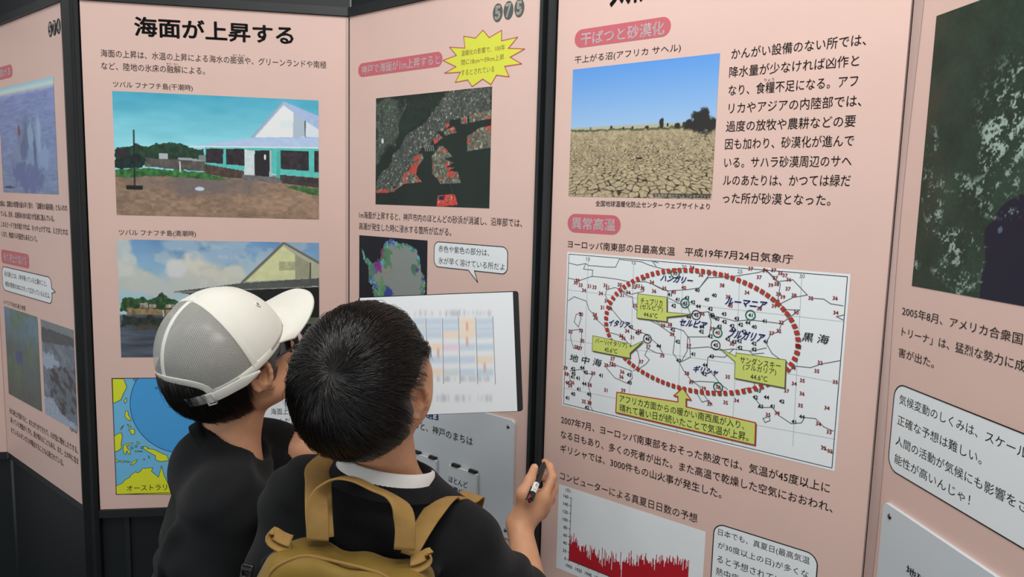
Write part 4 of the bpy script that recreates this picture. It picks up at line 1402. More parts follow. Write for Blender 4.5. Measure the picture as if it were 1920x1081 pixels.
def face_parts(M, c, sc, par):
    P = lambda *q: c+M @ (np.array(q)*sc)
    for s in (-1, 1):
        for nm, r, off, m in (('eye', (.0105, .0105, .0105), (.029, .0765, .004), EYEW), ('iris', (.0052, .0030, .0052), (.029, .0863, .004), EYEB)):
            V, F = [], []
            for i in range(9):
                for j in range(16):
                    a, b = math.pi*i/8, 2*math.pi*j/16
                    V.append(P(s*off[0]+r[0]*math.sin(a)*math.cos(b), off[1]+r[1]*math.sin(a)*math.sin(b), off[2]+r[2]*math.cos(a)))
            for i in range(8):
                F += [(i*16+j, i*16+16+j, i*16+16+(j+1) % 16, i*16+(j+1) % 16) for j in range(16)]
            obj(nm, V, F, m, par, True)
        br = [P(s*.014, .0885, .020), P(s*.024, .0885, .0245), P(s*.036, .081, .024), P(s*.044, .071, .019)]
        V, F = tube(br, [.0022, .0028, .0026, .0012], 6)
        obj('eyebrow', V, F, HAIRM, par, True)
    V, F = tube([P(-.019, .0815, -.0435), P(-.009, .0885, -.0430), P(0, .0898, -.0440), P(.009, .0885, -.0430), P(.019, .0815, -.0435)], [.0016, .0030, .0030, .0030, .0016], 6)
    obj('lips', V, F, LIP, par, True)


def tube(pts, rs, n=8):
    pts = [np.asarray(p, float) for p in pts]
    V, F = [], []
    up = np.array([0.13, 0.31, .94])
    for i, p in enumerate(pts):
        t = pts[min(i+1, len(pts)-1)]-pts[max(i-1, 0)]
        t = t/(np.linalg.norm(t)+1e-12)
        a = np.cross(up, t)
        a /= np.linalg.norm(a)+1e-12
        b = np.cross(t, a)
        for j in range(n):
            g = 2*math.pi*j/n
            V.append(p+rs[i]*(a*math.cos(g)+b*math.sin(g)))
    for i in range(len(pts)-1):
        F += [(i*n+j, i*n+(j+1) % n, i*n+n+(j+1) % n, i*n+n+j) for j in range(n)]
    F.append(tuple(range(n))[::-1])
    F.append(tuple(range((len(pts)-1)*n, len(pts)*n)))
    return V, F


def spline(pts, n):
    """smooth curve through points (Catmull-Rom)"""
    P = [np.asarray(p, float) for p in pts]
    P = [2*P[0]-P[1]]+P+[2*P[-1]-P[-2]]
    out = []
    segs = len(P)-3
    for q in range(n):
        t = q/(n-1)*segs
        i = min(int(t), segs-1)
        t -= i
        a, b, c, d = P[i:i+4]
        out.append(.5*((2*b)+(c-a)*t+(2*a-5*b+4*c-d)*t*t+(3*b-a-3*c+d)*t**3))
    return out


def ribbon(pts, wid, width, th):
    """flat webbing along pts; wid = across-direction at each point"""
    V, F = [], []
    for i, p in enumerate(pts):
        t = pts[min(i+1, len(pts)-1)]-pts[max(i-1, 0)]
        t = t/np.linalg.norm(t)
        wv = np.asarray(wid[i], float)
        wv = wv-t*(wv @ t)
        wv /= np.linalg.norm(wv)
        nn = np.cross(t, wv)
        w_ = width[i] if hasattr(width, '__len__') else width
        for a, b in ((-.5, -.3), (-.46, -.5), (.46, -.5), (.5, -.3), (.5, .3), (.46, .5), (-.46, .5), (-.5, .3)):
            V.append(p+wv*w_*a+nn*th*b)
    for i in range(len(pts)-1):
        F += [(i*8+j, i*8+(j+1) % 8, i*8+8+(j+1) % 8, i*8+8+j) for j in range(8)]
    F.append(tuple(range(8))[::-1])
    F.append(tuple(range((len(pts)-1)*8, len(pts)*8)))
    return V, F


def strand_mesh(paths, radii):
    """three-sided hairs, all at once: paths (n, k, 3), radii (n, k)"""
    n, k, _ = paths.shape
    T = np.empty_like(paths)
    T[:, 1:-1] = paths[:, 2:]-paths[:, :-2]
    T[:, 0], T[:, -1] = paths[:, 1]-paths[:, 0], paths[:, -1]-paths[:, -2]
    T /= np.linalg.norm(T, axis=2, keepdims=True)+1e-9
    A = np.cross(T, np.array([.3, .5, .81]))
    A /= np.linalg.norm(A, axis=2, keepdims=True)+1e-9
    B = np.cross(T, A)
    V = np.stack([paths+radii[..., None]*(A*math.cos(g)+B*math.sin(g)) for g in (0, 2.094, 4.189)], 2)
    i = np.arange(n*k*3).reshape(n, k, 3)
    F = np.stack([np.stack([i[:, :-1, j], i[:, :-1, (j+1) % 3], i[:, 1:, (j+1) % 3], i[:, 1:, j]], -1) for j in range(3)], 2)
    return V.reshape(-1, 3), F.reshape(-1, 4)


def hair(name, M, c, sc, rad3, cen, whorl, keep, n, parent, length=(.05, .085), lift=.012, r0=.00034, seed=1, shell=True, swirl=.5, droop=.2, label=None, clear=None, keep_shell=None):
    """short hair: strands leave the whorl along the skull, rise a little and fall with their own weight"""
    rng = np.random.RandomState(seed)
    rad3, cen = np.array(rad3), np.array(cen)
    wv = np.array(whorl, float)
    wv /= np.linalg.norm(wv)
    D = rng.randn(n*3, 3)
    D /= np.linalg.norm(D, axis=1)[:, None]
    D = D[keep(D)][:n]
    n = len(D)
    K = 9
    ax = np.cross(wv, D)
    ax /= np.linalg.norm(ax, axis=1)[:, None]+1e-9
    sw = swirl*np.exp(-(np.arccos(np.clip(D @ wv, -1, 1))/.6)**2)+rng.randn(n)*.12+(fbmdir(D, 5, seed)-.5)*.9+(fbmdir(D, 17, seed+4)-.5)*1.1
    tang = np.cross(ax, D)                                             # away from the whorl
    tang = tang*np.cos(sw)[:, None]+np.cross(D, tang)*np.sin(sw)[:, None]
    L = rng.uniform(*length, n)*(.75+.5*fbmdir(D, 4, seed+3))
    up = lift*(.5+.8*rng.rand(n))*(.35+.6*fbmdir(D, 6, seed+7)+.7*fbmdir(D, 15, seed+8))
    stray = rng.rand(n) < .014                                          # a few loose hairs
    up, L = np.where(stray, up*1.25+.001, up), np.where(stray, L*1.1, L)
    g = M.T @ np.array([0, 0, -1.])
    rm = rad3.mean()
    paths = np.empty((n, K, 3))
    for k in range(K):
        t = k/(K-1)
        a = L*t/rm
        d = D*np.cos(a)[:, None]+tang*np.sin(a)[:, None]
        q = cen+d*rad3+d*(up*(1-(1-t)**2)*(1-.55*t))[:, None]*1.0
        q = q+g*(droop*.03*t*t)
        paths[:, k] = q
    clump = (rng.randn(n, 1, 3)*.0012)*np.linspace(0, 1, K)[None, :, None]
    paths = paths+clump
    G = rng.permutation(n)[:max(20, n//16)]                             # locks: neighbours gather round a guide hair
    near = np.empty(n, int)
    for b in range(0, n, 2000):
        near[b:b+2000] = (D[b:b+2000] @ D[G].T).argmax(1)
    pull = (np.linspace(0, 1, K)**1.3*.72)[None, :, None]*rng.uniform(.5, 1.1, (n, 1, 1))
    pull = np.where(stray[:, None, None], 0, pull)
    paths = paths*(1-pull)+(paths[G][near]+(rng.randn(n, 1, 3)*.0009))*pull
    if clear is not None:
        paths = paths[~clear(paths).any(1)]
        n = len(paths)
    paths = c+(paths*sc) @ M.T
    radii = r0*(1-.75*np.linspace(0, 1, K)**2)[None]*rng.uniform(.8, 1.25, (n, 1))
    V, F = strand_mesh(paths, radii)
    if shell:
        th, ph = np.linspace(.02, math.pi-.02, 60), np.linspace(0, 2*math.pi, 97)[:-1]
        A, B = np.meshgrid(th, ph, indexing='ij')
        d = np.stack([np.sin(A)*np.cos(B), np.sin(A)*np.sin(B), np.cos(A)], -1)
        ok = (keep_shell or keep)(d.reshape(-1, 3)).reshape(A.shape)
        bump = 1+.02*(fbmdir(d.reshape(-1, 3), 9, seed+2).reshape(A.shape)-.5)
        S = c+((cen+d*(rad3+.002)*bump[..., None]).reshape(-1, 3)*sc) @ M.T
        i = np.arange(60*96).reshape(60, 96)
        j = np.roll(i, -1, 1)
        q = np.stack([i[:-1], i[1:], j[1:], j[:-1]], -1).reshape(-1, 4)
        okv = ok.ravel()
        q = q[okv[q].any(1)]
        F = np.concatenate([F, q+len(V)])
        V = np.concatenate([V, S])
    return obj(name, V, F.astype(np.int32), HAIRM, parent, True, label)


def fbmdir(D, f, seed):
    return (fbm(D[:, 0]*f+17.3, D[:, 1]*f+5.1, seed, 3)+fbm(D[:, 1]*f+3.3, D[:, 2]*f+9.7, seed+1, 3)+fbm(D[:, 2]*f+1.9, D[:, 0]*f+21, seed+2, 3))/3


def collar(name, c, M, rx, ry, h, th, m, parent, flare=.0, dip=0.0, ribs=0, label=None):
    """band round a neck: ellipse rx, ry in the frame M at c, height h"""
    V, F = [], []
    N = 144
    for i in range(N):
        g = 2*math.pi*i/N
        rr = 1+(.010*math.cos(ribs*g) if ribs else 0)
        for o, z in ((0, 0), (0, .5), (0, 1), (th*.5, 1.06), (th, 1), (th, .5), (th, 0)):
            fl = flare*(1-z)
            x, y = (rx+o+fl)*rr*math.cos(g), (ry+o+fl)*rr*math.sin(g)
            V.append(c+M @ np.array([x, y, z*h-dip*math.sin(g)*(math.sin(g) > 0)]))
    for i in range(N):
        j = (i+1) % N
        F += [(i*7+k, j*7+k, j*7+k+1, i*7+k+1) for k in range(6)]
    return obj(name, V, F, m, parent, True, label)


def frame(fwd_deg, lean=0.0, tilt=0.0):
    return eul(fwd_deg, -lean, tilt)
# ------------------------------------------------------------------ the two boys


def torso(f, P, M, g, k=.04):
    f.cone(P(-.112, 0, -.052), P(.112, 0, -.052), .046+g, .046+g, k)
    for s in (-1, 1):
        f.cone(P(s*.098, -.012, -.044), P(s*.030, -.004, -.008), .032+g, .030+g, k)
    f.ell(P(0, .012, -.15), np.array((.134, .082, .16))+g, M, k)
    f.ell(P(0, .018, -.30), np.array((.120, .084, .15))+g, M, k)
    f.ell(P(0, .002, -.43), np.array((.126, .092, .12))+g, M, k)


def legs(f, P, zf):
    for s in (-1, 1):
        h, kn, an = P(s*.068, 0, -.46), P(s*.078, .012, 0), P(s*.085, -.01, 0)
        kn[2], an[2] = .36, .085
        f.chain([h, kn, an], [.075, .046, .032], .03)
        to = P(s*.10, .10, 0)
        to[2] = .035
        f.cone(an+np.array([0, 0, -.035]), to, .032, .026, .02)


def lower_wear(P, par, lo, hi):
    f = Field(span(lo[0], hi[0], .009), span(lo[1], hi[1], .009), span(.28, .80, .009))
    f.ell(P(0, .002, -.43), (.142, .108, .13), None, .03)
    for s in (-1, 1):
        h, kn = P(s*.070, 0, -.47), P(s*.082, .012, 0)
        kn[2] = .36
        f.cone(h, kn, .094, .078, .03)
    V, F = f.mesh(1)
    obj('shorts', V, F, SHORTS, par, True)
    for s in (-1, 1):
        f = Field(span(lo[0], hi[0], .006), span(lo[1], hi[1], .006), span(-.004, .13, .006))
        an, to, hl = P(s*.085, -.01, 0), P(s*.104, .105, 0), P(s*.083, -.03, 0)
        an[2], to[2], hl[2] = .075, .032, .035
        f.cone(hl, to, .038, .036, .02)
        f.cone(an, hl, .042, .040, .03)
        f.D = np.maximum(f.D, (.004-f.ax[2])[None, None, :])
        V, F = f.mesh(1)
        obj('shoe', V, F, SHOE, par, True)


# ================================================================== boy with the backpack
H2, M2, S2 = at(696, 720, 1.020), eul(18, 38, -3), 1.015
N2 = at(732, 914, 1.055)
B2 = eul(9, -4, 11)
P2 = lambda *q: N2+B2 @ np.array(q, float)
sh_r, el_r, wr_r = P2(.130, .0, -.076), at(1000, 1150, 1.185), at(974, 982, 1.315)
sh_l, el_l, wr_l = P2(-.126, .0, -.058), at(512, 1200, 1.045), at(560, 1240, 1.235)
boy2 = thing('person', 'person with black hair seen from behind, black t-shirt, ochre backpack, pen in raised hand', 'person', (P2(0, 0, 0)[0], P2(0, 0, 0)[1], 0))
zs = np.concatenate([span(-.01, .86, .010), span(.868, 1.40, .0024)])
f = Field(span(-.50, .14, .0024), span(.88, 1.50, .0026), zs)
torso(f, P2, B2, -.004)
legs(f, P2, 0)
f.cone(P2(0, .004, -.03), H2+M2 @ np.array([0, -.022, -.045]), .052, .049, .035)
head_field(f, M2, H2, S2)
f.chain([sh_r, el_r, wr_r], [.043, .036, .0215], .02)
f.chain([sh_l, el_l, wr_l], [.043, .036, .0235], .02)
# right hand closed round the pen
hp = lambda x, y, d: at(x, y, d)
palm = hp(1001, 940, 1.338)
f.cone(wr_r, hp(985, 962, 1.322), .0205, .020, .02)
f.cone(hp(985, 962, 1.322), hp(1018, 934, 1.342), .0165, .0125, .02)
f.cone(hp(990, 968, 1.326), hp(1014, 962, 1.352), .0165, .0115, .02)
f.cone(hp(990, 958, 1.330), hp(1020, 948, 1.350), .015, .0115, .02)
FING = [
    ([hp(1020, 930, 1.342), hp(1036, 894, 1.362), hp(1031, 874, 1.384), hp(1021, 865, 1.400)], [.0098, .0084, .0076, .0066]),
    ([hp(1022, 944, 1.350), hp(1039, 915, 1.378), hp(1027, 898, 1.402), hp(1009, 893, 1.408)], [.0098, .0086, .0078, .0066]),
    ([hp(1018, 956, 1.356), hp(1034, 936, 1.386), hp(1020, 922, 1.410), hp(1003, 921, 1.410)], [.0094, .0082, .0074, .0064]),
    ([hp(1012, 967, 1.358), hp(1025, 955, 1.388), hp(1012, 944, 1.408), hp(998, 943, 1.406)], [.0084, .0072, .0066, .0058])]
for pts, rs in FING:
    f.chain(pts, rs, .0035)
TH = [hp(977, 962, 1.314), hp(984, 926, 1.312), hp(994, 899, 1.328), hp(1002, 876, 1.352)]
f.chain(TH, [.0160, .0118, .0098, .0078], .006)
f.cone(TH[1], hp(1014, 934, 1.342), .010, .008, .02)
# left hand, hanging low in front
f.cone(wr_l, wr_l+np.array([.03, .05, .01]), .024, .016, .02)
for q in range(4):
    b = wr_l+np.array([.036-.004*q, .055-.004*q, .024-.014*q])
    f.chain([b, b+np.array([.022, .022, .002]), b+np.array([.030, .040, -.006])], [.0085, .0076, .0066], .004)
f.chain([wr_l+np.array([.01, .01, .015]), wr_l+np.array([.012, .04, .036]), wr_l+np.array([.024, .062, .040])], [.012, .0095, .0075], .006)
V, F = f.mesh(1)
obj('body', V, F, SKIN, boy2, True)
face_parts(M2, H2, S2, boy2)


def nail(c, nrm, up, w_, l_, par):
    nrm, up = nrm/np.linalg.norm(nrm), up/np.linalg.norm(up)
    sd = np.cross(up, nrm)
    V, F = [], []
    for i in range(7):
        for j in range(7):
            a, b = (i/3-1), (j/3-1)
            e = max(abs(a), abs(b))
            r = math.hypot(a, b)
            s_ = e/r if r > 0 else 0
            a, b = a*s_, b*s_
            V.append(c+sd*a*w_+up*b*l_-nrm*(a*a*w_*.45+b*b*.0008))
    for i in range(6):
        F += [(i*7+j, i*7+j+1, i*7+j+8, i*7+j+7) for j in range(6)]
    obj('fingernail', V, F, mat('nail', (226, 178, 158), 0.3, 0.5), par, True)


vd = CAM-TH[3]
vd /= np.linalg.norm(vd)
nail(TH[3]-(TH[3]-TH[2])*.02+vd*.0083, vd+np.array([-.25, 0, .25]), TH[3]-TH[2]+np.array([0, -.008, .004]), .0052, .0066, boy2)


def keep2(D):
    x, y, z = D.T
    face = (y > .52-.35*np.clip(z, -.3, .8)) & (z < .62)
    side = (np.abs(x) > .60) & (y > -.30) & (z < .10)
    low = z < -.76+.22*np.clip(np.abs(x)-.3, 0, 1)
    return ~(face | side | low)


hair('hair', M2, H2, S2, (.0850, .1025, .0915), (0, -.010, .026), (.15, -.52, .84), keep2, 15000, boy2, (.045, .080), .016, .00042, 3, swirl=.7,
     clear=lambda p: (np.abs(p[..., 0]) > .058) & (p[..., 1] > -.042) & (p[..., 1] < .05) & (p[..., 2] < .012))
# t-shirt
f = Field(span(-.50, .10, .004), span(.90, 1.36, .004), span(.62, 1.14, .004))
torso(f, P2, B2, .012)
f.chain([sh_l, sh_l+(el_l-sh_l)*.78], [.060, .066], .04)
f.chain([sh_r, sh_r+(el_r-sh_r)*.80], [.060, .062], .04)
for q in range(9):                                                      # soft creases
    rr = random.Random(q)
    a = P2(rr.uniform(-.12, .12), -.09, rr.uniform(-.30, -.05))
    b = a+np.array([rr.uniform(-.09, .09), .0, rr.uniform(-.10, -.02)])
    f.cone(a, b, .005, .008, .022)
f.noise(lambda x, y, z: .0022*np.sin(x*55+9*np.sin(z*17)+z*38)+.0018*np.sin(z*70-x*30+y*20))
f.cone(P2(-.006, -.006, -.05), P2(-.006, -.008, -.004), .086, .076, .03)
f.cone(P2(-.006, -.008, .068), P2(-.006, -.010, .15), .072, .088, .006, cut=True)
f.cone(sh_l+(el_l-sh_l)*.86, sh_l+(el_l-sh_l)*1.2, .052, .07, .004, cut=True)
f.cone(sh_r+(el_r-sh_r)*.88, sh_r+(el_r-sh_r)*1.2, .052, .07, .004, cut=True)
V, F = f.mesh(1)
ts2 = obj('t_shirt', V, F, SHIRT, boy2, True, 'black t-shirt')
CB = eul(9, -9, 9)
collar('collar', P2(-.008, -.010, .008), CB, .074, .076, .018, .004, SHIRT, ts2, .012, .016, 70)
collar('undershirt_collar', P2(-.008, -.012, .020), CB, .067, .069, .023, .003, COTTON, boy2, .006, .016, 0, 'white undershirt collar')
lower_wear(P2, boy2, (-.45, .88), (.10, 1.30))

# ================================================================== pen
pa, pb = hp(993, 939, 1.268), hp(1019, 873, 1.382)
pd = (pb-pa)/np.linalg.norm(pb-pa)
pb = pa+pd*.142
pen = thing('pen', 'black ballpoint pen with a white barrel label held in the raised hand', 'pen', tuple(pa))
V, F = tube([pa+pd*t for t in (.006, .008, .030, .095, .118, .130, .141)], [.0052, .0060, .0060, .0058, .0052, .0034, .0008], 20)
obj('barrel', V, F, mat('black_plastic', (20, 20, 22), 0.25, 0.5), pen, True)
side = np.cross(pd, vd)
side /= np.linalg.norm(side)
top = np.cross(side, pd)
top = top if top @ vd > 0 else -top
for q, (m_, off) in enumerate(((mat('slider_red', (170, 40, 50), .3), -.0035), (mat('slider_blue', (60, 60, 150), .3), .0005), (mat('slider_black', (26, 26, 28), .3), .0045))):
    c = pa+side*off+top*(.0045 if q != 1 else -.002)
    V, F = tube([c-pd*.001, c+pd*.001, c+pd*.012], [.0012, .0019, .0019], 10)
    obj('slider', V, F, m_, pen, True)
V, F = tube([pa-pd*.002, pa, pa+pd*.008], [.0018, .0030, .0034], 12)
obj('end_cap', V, F, mat('black_plastic', (20, 20, 22), 0.25, 0.5), pen, True)
V, F = ribbon([pa+pd*t-side*.0070+top*(.0018 if 0 < i < 4 else 0) for i, t in enumerate((.001, .006, .02, .034, .040))], [top]*5, .0050, .0022)
obj('clip', V, F, mat('black_plastic', (20, 20, 22), 0.25, 0.5), pen, True)
V, F = [], []
for i in range(9):
    g = rad(-58+14.5*i)
    for t in (.024, .054):
        V.append(pa+pd*t+(top*math.cos(g)+side*math.sin(g))*.00625)
for i in range(8):
    F.append((2*i, 2*i+1, 2*i+3, 2*i+2))
obj('barrel_label', V, F, WHITE, pen, True, 'white label with grey printing')
V, F, _ = text_shape('0.7 mm', 0.01)
lw = [pa+pd*(.028+.022*x)+(top*math.cos((y-.5)*.9)-side*math.sin((y-.5)*.9)*1)*.0065 for x, y in V]
obj('label_lettering', lw, F, mat('grey_number_ink', (96, 98, 104)), pen)

# ================================================================== backpack
OCH = mat('ochre_nylon', (130, 103, 31), 0.55, 0.35, 0.10, 22, 0.35, 1400, sheen=.1)
WEB = mat('tan_webbing', (166, 130, 74), 0.75, 0.25, 0.06, 80, 0.6, 1600)
WEBD = mat('tan_webbing_stitched', (150, 118, 66), 0.75, 0.25, 0.06, 80, 0.6, 1600)
BK = eul(9, -6, 7)
CK = at(628, 1200, .900)
CK[2] = at(650, 1020, .90)[2]-.195
K2 = lambda *q: CK+BK @ np.array(q, float)
pack = thing('backpack', 'ochre yellow backpack with tan webbing straps on the back of the boy', 'backpack', tuple(K2(0, 0, -.19)))
f = Field(span(-.42, .02, .004), span(.76, 1.06, .004), span(.66, 1.12, .004))


def dent(x, y, z):
    return (.004*np.sin(x*34+z*22)+.003*np.sin(z*52-x*40)+.0025*np.sin(x*90+y*40+4*np.sin(z*30))
            + .016*np.clip((z-.12)/.07, 0, 1)*np.exp(-((x+.02)/.035)**2)*0
            + .13*np.clip(z, 0, .3)*np.clip(1.2-np.abs(x)/.15, 0, 1)
            + .05*np.clip(np.abs(x)-.062, 0, 1)*np.clip((z-.10)/.09, 0, 1))


f.box(K2(0, 0, 0), (.118, .062, .192), .040, BK, 0, warp=dent)
V, F = f.mesh(2)
obj('bag_body', V, F, OCH, pack, True)
# welted seam round the top of the front face


def surf(x, z, d0=-.13):
    """front or top of the bag under a ray from outside, by marching the same field"""
    lo = np.array([[x, d0, z]])
    for y in np.linspace(d0, .06, 400):
        q = np.array([x, y, z])
        e = np.abs(q)-(np.array((.118, .062, .192))-.040)
        o = np.linalg.norm(np.maximum(e, 0))+min(max(e), 0)-.040+dent(*q)
        if o < 0:
            return y
    return None


sm = []
for i in range(60):
    g = math.pi*(1-i/59)
    x = .094*np.sign(math.cos(g))*abs(math.cos(g))**.55
    z = .128+.046*abs(math.sin(g))**.6
    y = surf(x, z)
    if y is not None:
        sm.append(K2(x, y-.0005, z))
sm = [(sm[max(i-1, 0)]+2*sm[i]+sm[min(i+1, len(sm)-1)])/4 for i in range(len(sm))]
V, F = tube(sm, [.0022]*len(sm), 8)
obj('piping', V, F, WEBD, pack, True)
# shoulder straps
s1 = spline([at(601, 1010, .925), at(598, 960, .945), at(597, 905, .985), at(600, 874, 1.03), P2(-.088, .030, .028), P2(-.092, .075, .000), P2(-.098, .112, -.07), P2(-.098, .118, -.16), P2(-.105, .085, -.26), P2(-.11, .02, -.33)], 44)
V, F = ribbon(s1, [B2[:, 0]]*44, .036, .0032)
obj('shoulder_strap', V, F, WEB, pack, True)
s2 = spline([at(766, 1040, .925), at(784, 1005, .945), at(806, 968, .975), at(829, 938, 1.005), at(851, 928, 1.045), at(870, 936, 1.080), P2(.114, .086, -.008), P2(.108, .110, -.07), P2(.108, .118, -.16), P2(.11, .085, -.26), P2(.115, .02, -.33)], 48)
wd = []
for i in range(48):
    t = i/47
    wd.append(B2 @ np.array([1, 0, .35 if t < .35 else 0]))
V, F = ribbon(s2, wd, [.024+.012*min(1, i/14) for i in range(48)], .0032)
obj('shoulder_strap', V, F, WEB, pack, True)
hl = spline([at(597, 1012, .905), at(597, 985, .905), at(595, 945, .910), at(606, 912, .918), at(632, 896, .922), at(665, 899, .922), at(700, 915, .920), at(732, 930, .916), at(753, 955, .910), at(760, 990, .905), at(758, 1030, .903)], 56)
wd = []
for i in range(56):
    t = i/55
    q = min(1, max(0, (abs(t-.5)-.18)/.2))
    wd.append(BK @ np.array([q*(1 if t < .5 else 1), 1-.85*q, -.15*(1-q)]))
V, F = ribbon(hl, wd, .027, .0030)
obj('carry_handle', V, F, WEB, pack, True)


def loop(nm, c, along, across, L, w_, m):
    pts = spline([c, c+along*L*.5+across*.0, c+along*L+np.array([0, 0, .002]), c+along*L*1.02+np.array([0, -.004, -.006]), c+along*L*.5+np.array([0, -.004, -.010]), c+np.array([0, -.004, -.008])], 22)
    V, F = ribbon(pts, [across]*22, w_, .0024)
    return obj(nm, V, F, m, pack, True)


loop('side_loop', at(546, 1014, .915), np.array([-.90, -.1, .40]), np.array([.25, .9, .35]), .026, .018, WEB)
loop('side_loop', at(770, 1050, .905), np.array([.90, -.1, .36]), np.array([-.25, .9, .35]), .026, .018, WEB)
fr = spline([K2(-.028, surf(-.028, .120)-.001, .120), K2(-.018, surf(-.018, .132)-.006, .136), K2(-.004, surf(-.004, .142)-.012, .146), K2(.014, surf(.014, .134)-.007, .137), K2(.030, surf(.03, .118)-.001, .118)], 24)
V, F = ribbon(fr, [BK @ np.array([0, .45, 1.])]*24, .020, .0026)
obj('front_loop', V, F, WEBD, pack, True)
bc = at(463, 1074, .905)
f = Field(span(bc[0]-.02, bc[0]+.02, .0012), span(bc[1]-.02, bc[1]+.02, .0012), span(bc[2]-.02, bc[2]+.02, .0012))
f.box(bc, (.0085, .0040, .0100), .003, BK)
f.box(bc, (.0045, .02, .0030), .001, BK, cut=True)
f.cone(bc+BK @ np.array([-.006, 0, .010]), bc+BK @ np.array([.006, 0, .010]), .0022, .0022, .002)
V, F = f.mesh(0)
obj('side_buckle', V, F, mat('black_plastic', (20, 20, 22), 0.25, 0.5), pack, True)

# ================================================================== boy in the cap
CP, MC = at(419, 660, 1.23), eul(34, 30, 1)
M1, S1 = eul(36, 20, 0), 1.03
H1 = CP-MC @ np.array([0, 0, .034])+MC @ np.array([0, .019, 0])
MC = MC*1.075
N1 = at(430, 842, 1.250)
B1 = eul(66, -12, 2)
P1 = lambda *q: N1+B1 @ np.array(q, float)
sh_r1, el_r1, wr_r1 = P1(.128, .006, -.066), at(366, 1225, 1.115), at(350, 1480, 1.13)
sh_l1, el_l1, wr_l1 = P1(-.126, .034, -.034), at(668, 866, 1.400), at(690, 775, 1.385)
boy1 = thing('person', 'person in an off-white cap and black t-shirt, turned right towards the panels', 'person', (N1[0], N1[1], 0))
f = Field(span(-.70, .0, .0026), span(.94, 1.52, .0028), np.concatenate([span(-.01, .80, .010), span(.808, 1.42, .0026)]))
torso(f, P1, B1, -.004)
legs(f, P1, 0)
f.cone(P1(0, .0, -.03), H1+M1 @ np.array([0, -.020, -.045]), .051, .048, .03)
head_field(f, M1, H1, S1)
f.chain([sh_r1, el_r1, wr_r1], [.044, .037, .023], .02)
f.chain([sh_l1, el_l1, wr_l1], [.044, .036, .023], .02)
f.cone(wr_r1, wr_r1+np.array([.05, .03, .01]), .024, .016, .02)
for q in range(4):
    b = wr_r1+np.array([.062, .036-.010*q, .022-.014*q])
    f.chain([b, b+np.array([.026, .010, -.002]), b+np.array([.040, .014, -.012])], [.0088, .0078, .0066], .004)
f.chain([wr_r1+np.array([.02, .01, .018]), wr_r1+np.array([.048, .034, .040]), wr_r1+np.array([.070, .050, .044])], [.012, .0098, .0078], .006)
V, F = None, None

# ================================================================== answer sheet on a black clipboard
TR, BR = at(961.5, 547, 1.425), at(970, 770, 1.375)
TL = at(728, 561, 1.425)
up = TR-BR
hgt = np.linalg.norm(up)
up /= hgt
lf = TL-TR
lf -= up*(lf @ up)
lf /= np.linalg.norm(lf)
rt = -lf
nm_ = np.cross(rt, up)                                                  # towards the reader
BW = .300
O_ = BR+lf*BW
Q_ = lambda x, y, d=0.0: O_+rt*x+up*y+nm_*d
clip = thing('clipboard', 'white worksheet with a pale coloured table on a black clipboard behind the black-haired head', 'clipboard', tuple(Q_(BW/2, 0, -.004)))


def rrect(x0, y0, x1, y1, r, d0, d1):
    out = Art.rround(None, x0, y0, x1, y1, r)
    n_ = len(out)
    V = [Q_(x, y, d0) for x, y in out]+[Q_(x, y, d1) for x, y in out]
    return V, [tuple(range(n_))[::-1], tuple(range(n_, 2*n_))]+[(i, (i+1) % n_, n_+(i+1) % n_, n_+i) for i in range(n_)]


obj('back_board', *rrect(-.004, -.001, BW+.011, hgt+.002, .006, -.006, -.0025), mat('black_board', (22, 22, 24), .4, .4), clip)
# sheet, bowed a little, with its own printed table
nx, ny = 200, 150
X, Y = np.meshgrid(np.linspace(0, 1, nx), np.linspace(0, 1, ny))
bow = -.0022+.0026*np.sin(X*math.pi)+.0012*np.sin(Y*math.pi)+.002*np.clip(X-.9, 0, 1)
V = np.stack([O_[i]+rt[i]*X*BW+up[i]*Y*hgt+nm_[i]*(bow+.0018) for i in range(3)], -1).reshape(-1, 3)
i = np.arange(nx*ny).reshape(ny, nx)
F = np.stack([i[:-1, :-1], i[:-1, 1:], i[1:, 1:], i[1:, :-1]], -1).reshape(-1, 4)
sheet = obj('worksheet', V, F, print_mat(), clip, True, 'white worksheet with a table in faint colours')
C = np.ones((ny, nx, 3))*np.array([226, 231, 234])


def sheet_xy(px, py):
    d = RC @ np.array([px-960.0, -(py-540.5), -FPX])
    t = ((O_-CAM) @ nm_)/(d @ nm_)
    q = CAM+t*d-O_
    return (q @ rt)/BW, (q @ up)/hgt


def band(x0, y0, x1, y1, c, a):
    (u0, v0), (u1, v1) = sheet_xy(x0, y0), sheet_xy(x1, y1)
    sx, sy = .012, .03
    m = np.clip((X-u0)/sx+.5, 0, 1)*np.clip((u1-X)/sx+.5, 0, 1)*np.clip((v0-Y)/sy+.5, 0, 1)*np.clip((Y-v1)/sy+.5, 0, 1)*a
    C[:] = C*(1-m[..., None])+np.array(c)*m[..., None]


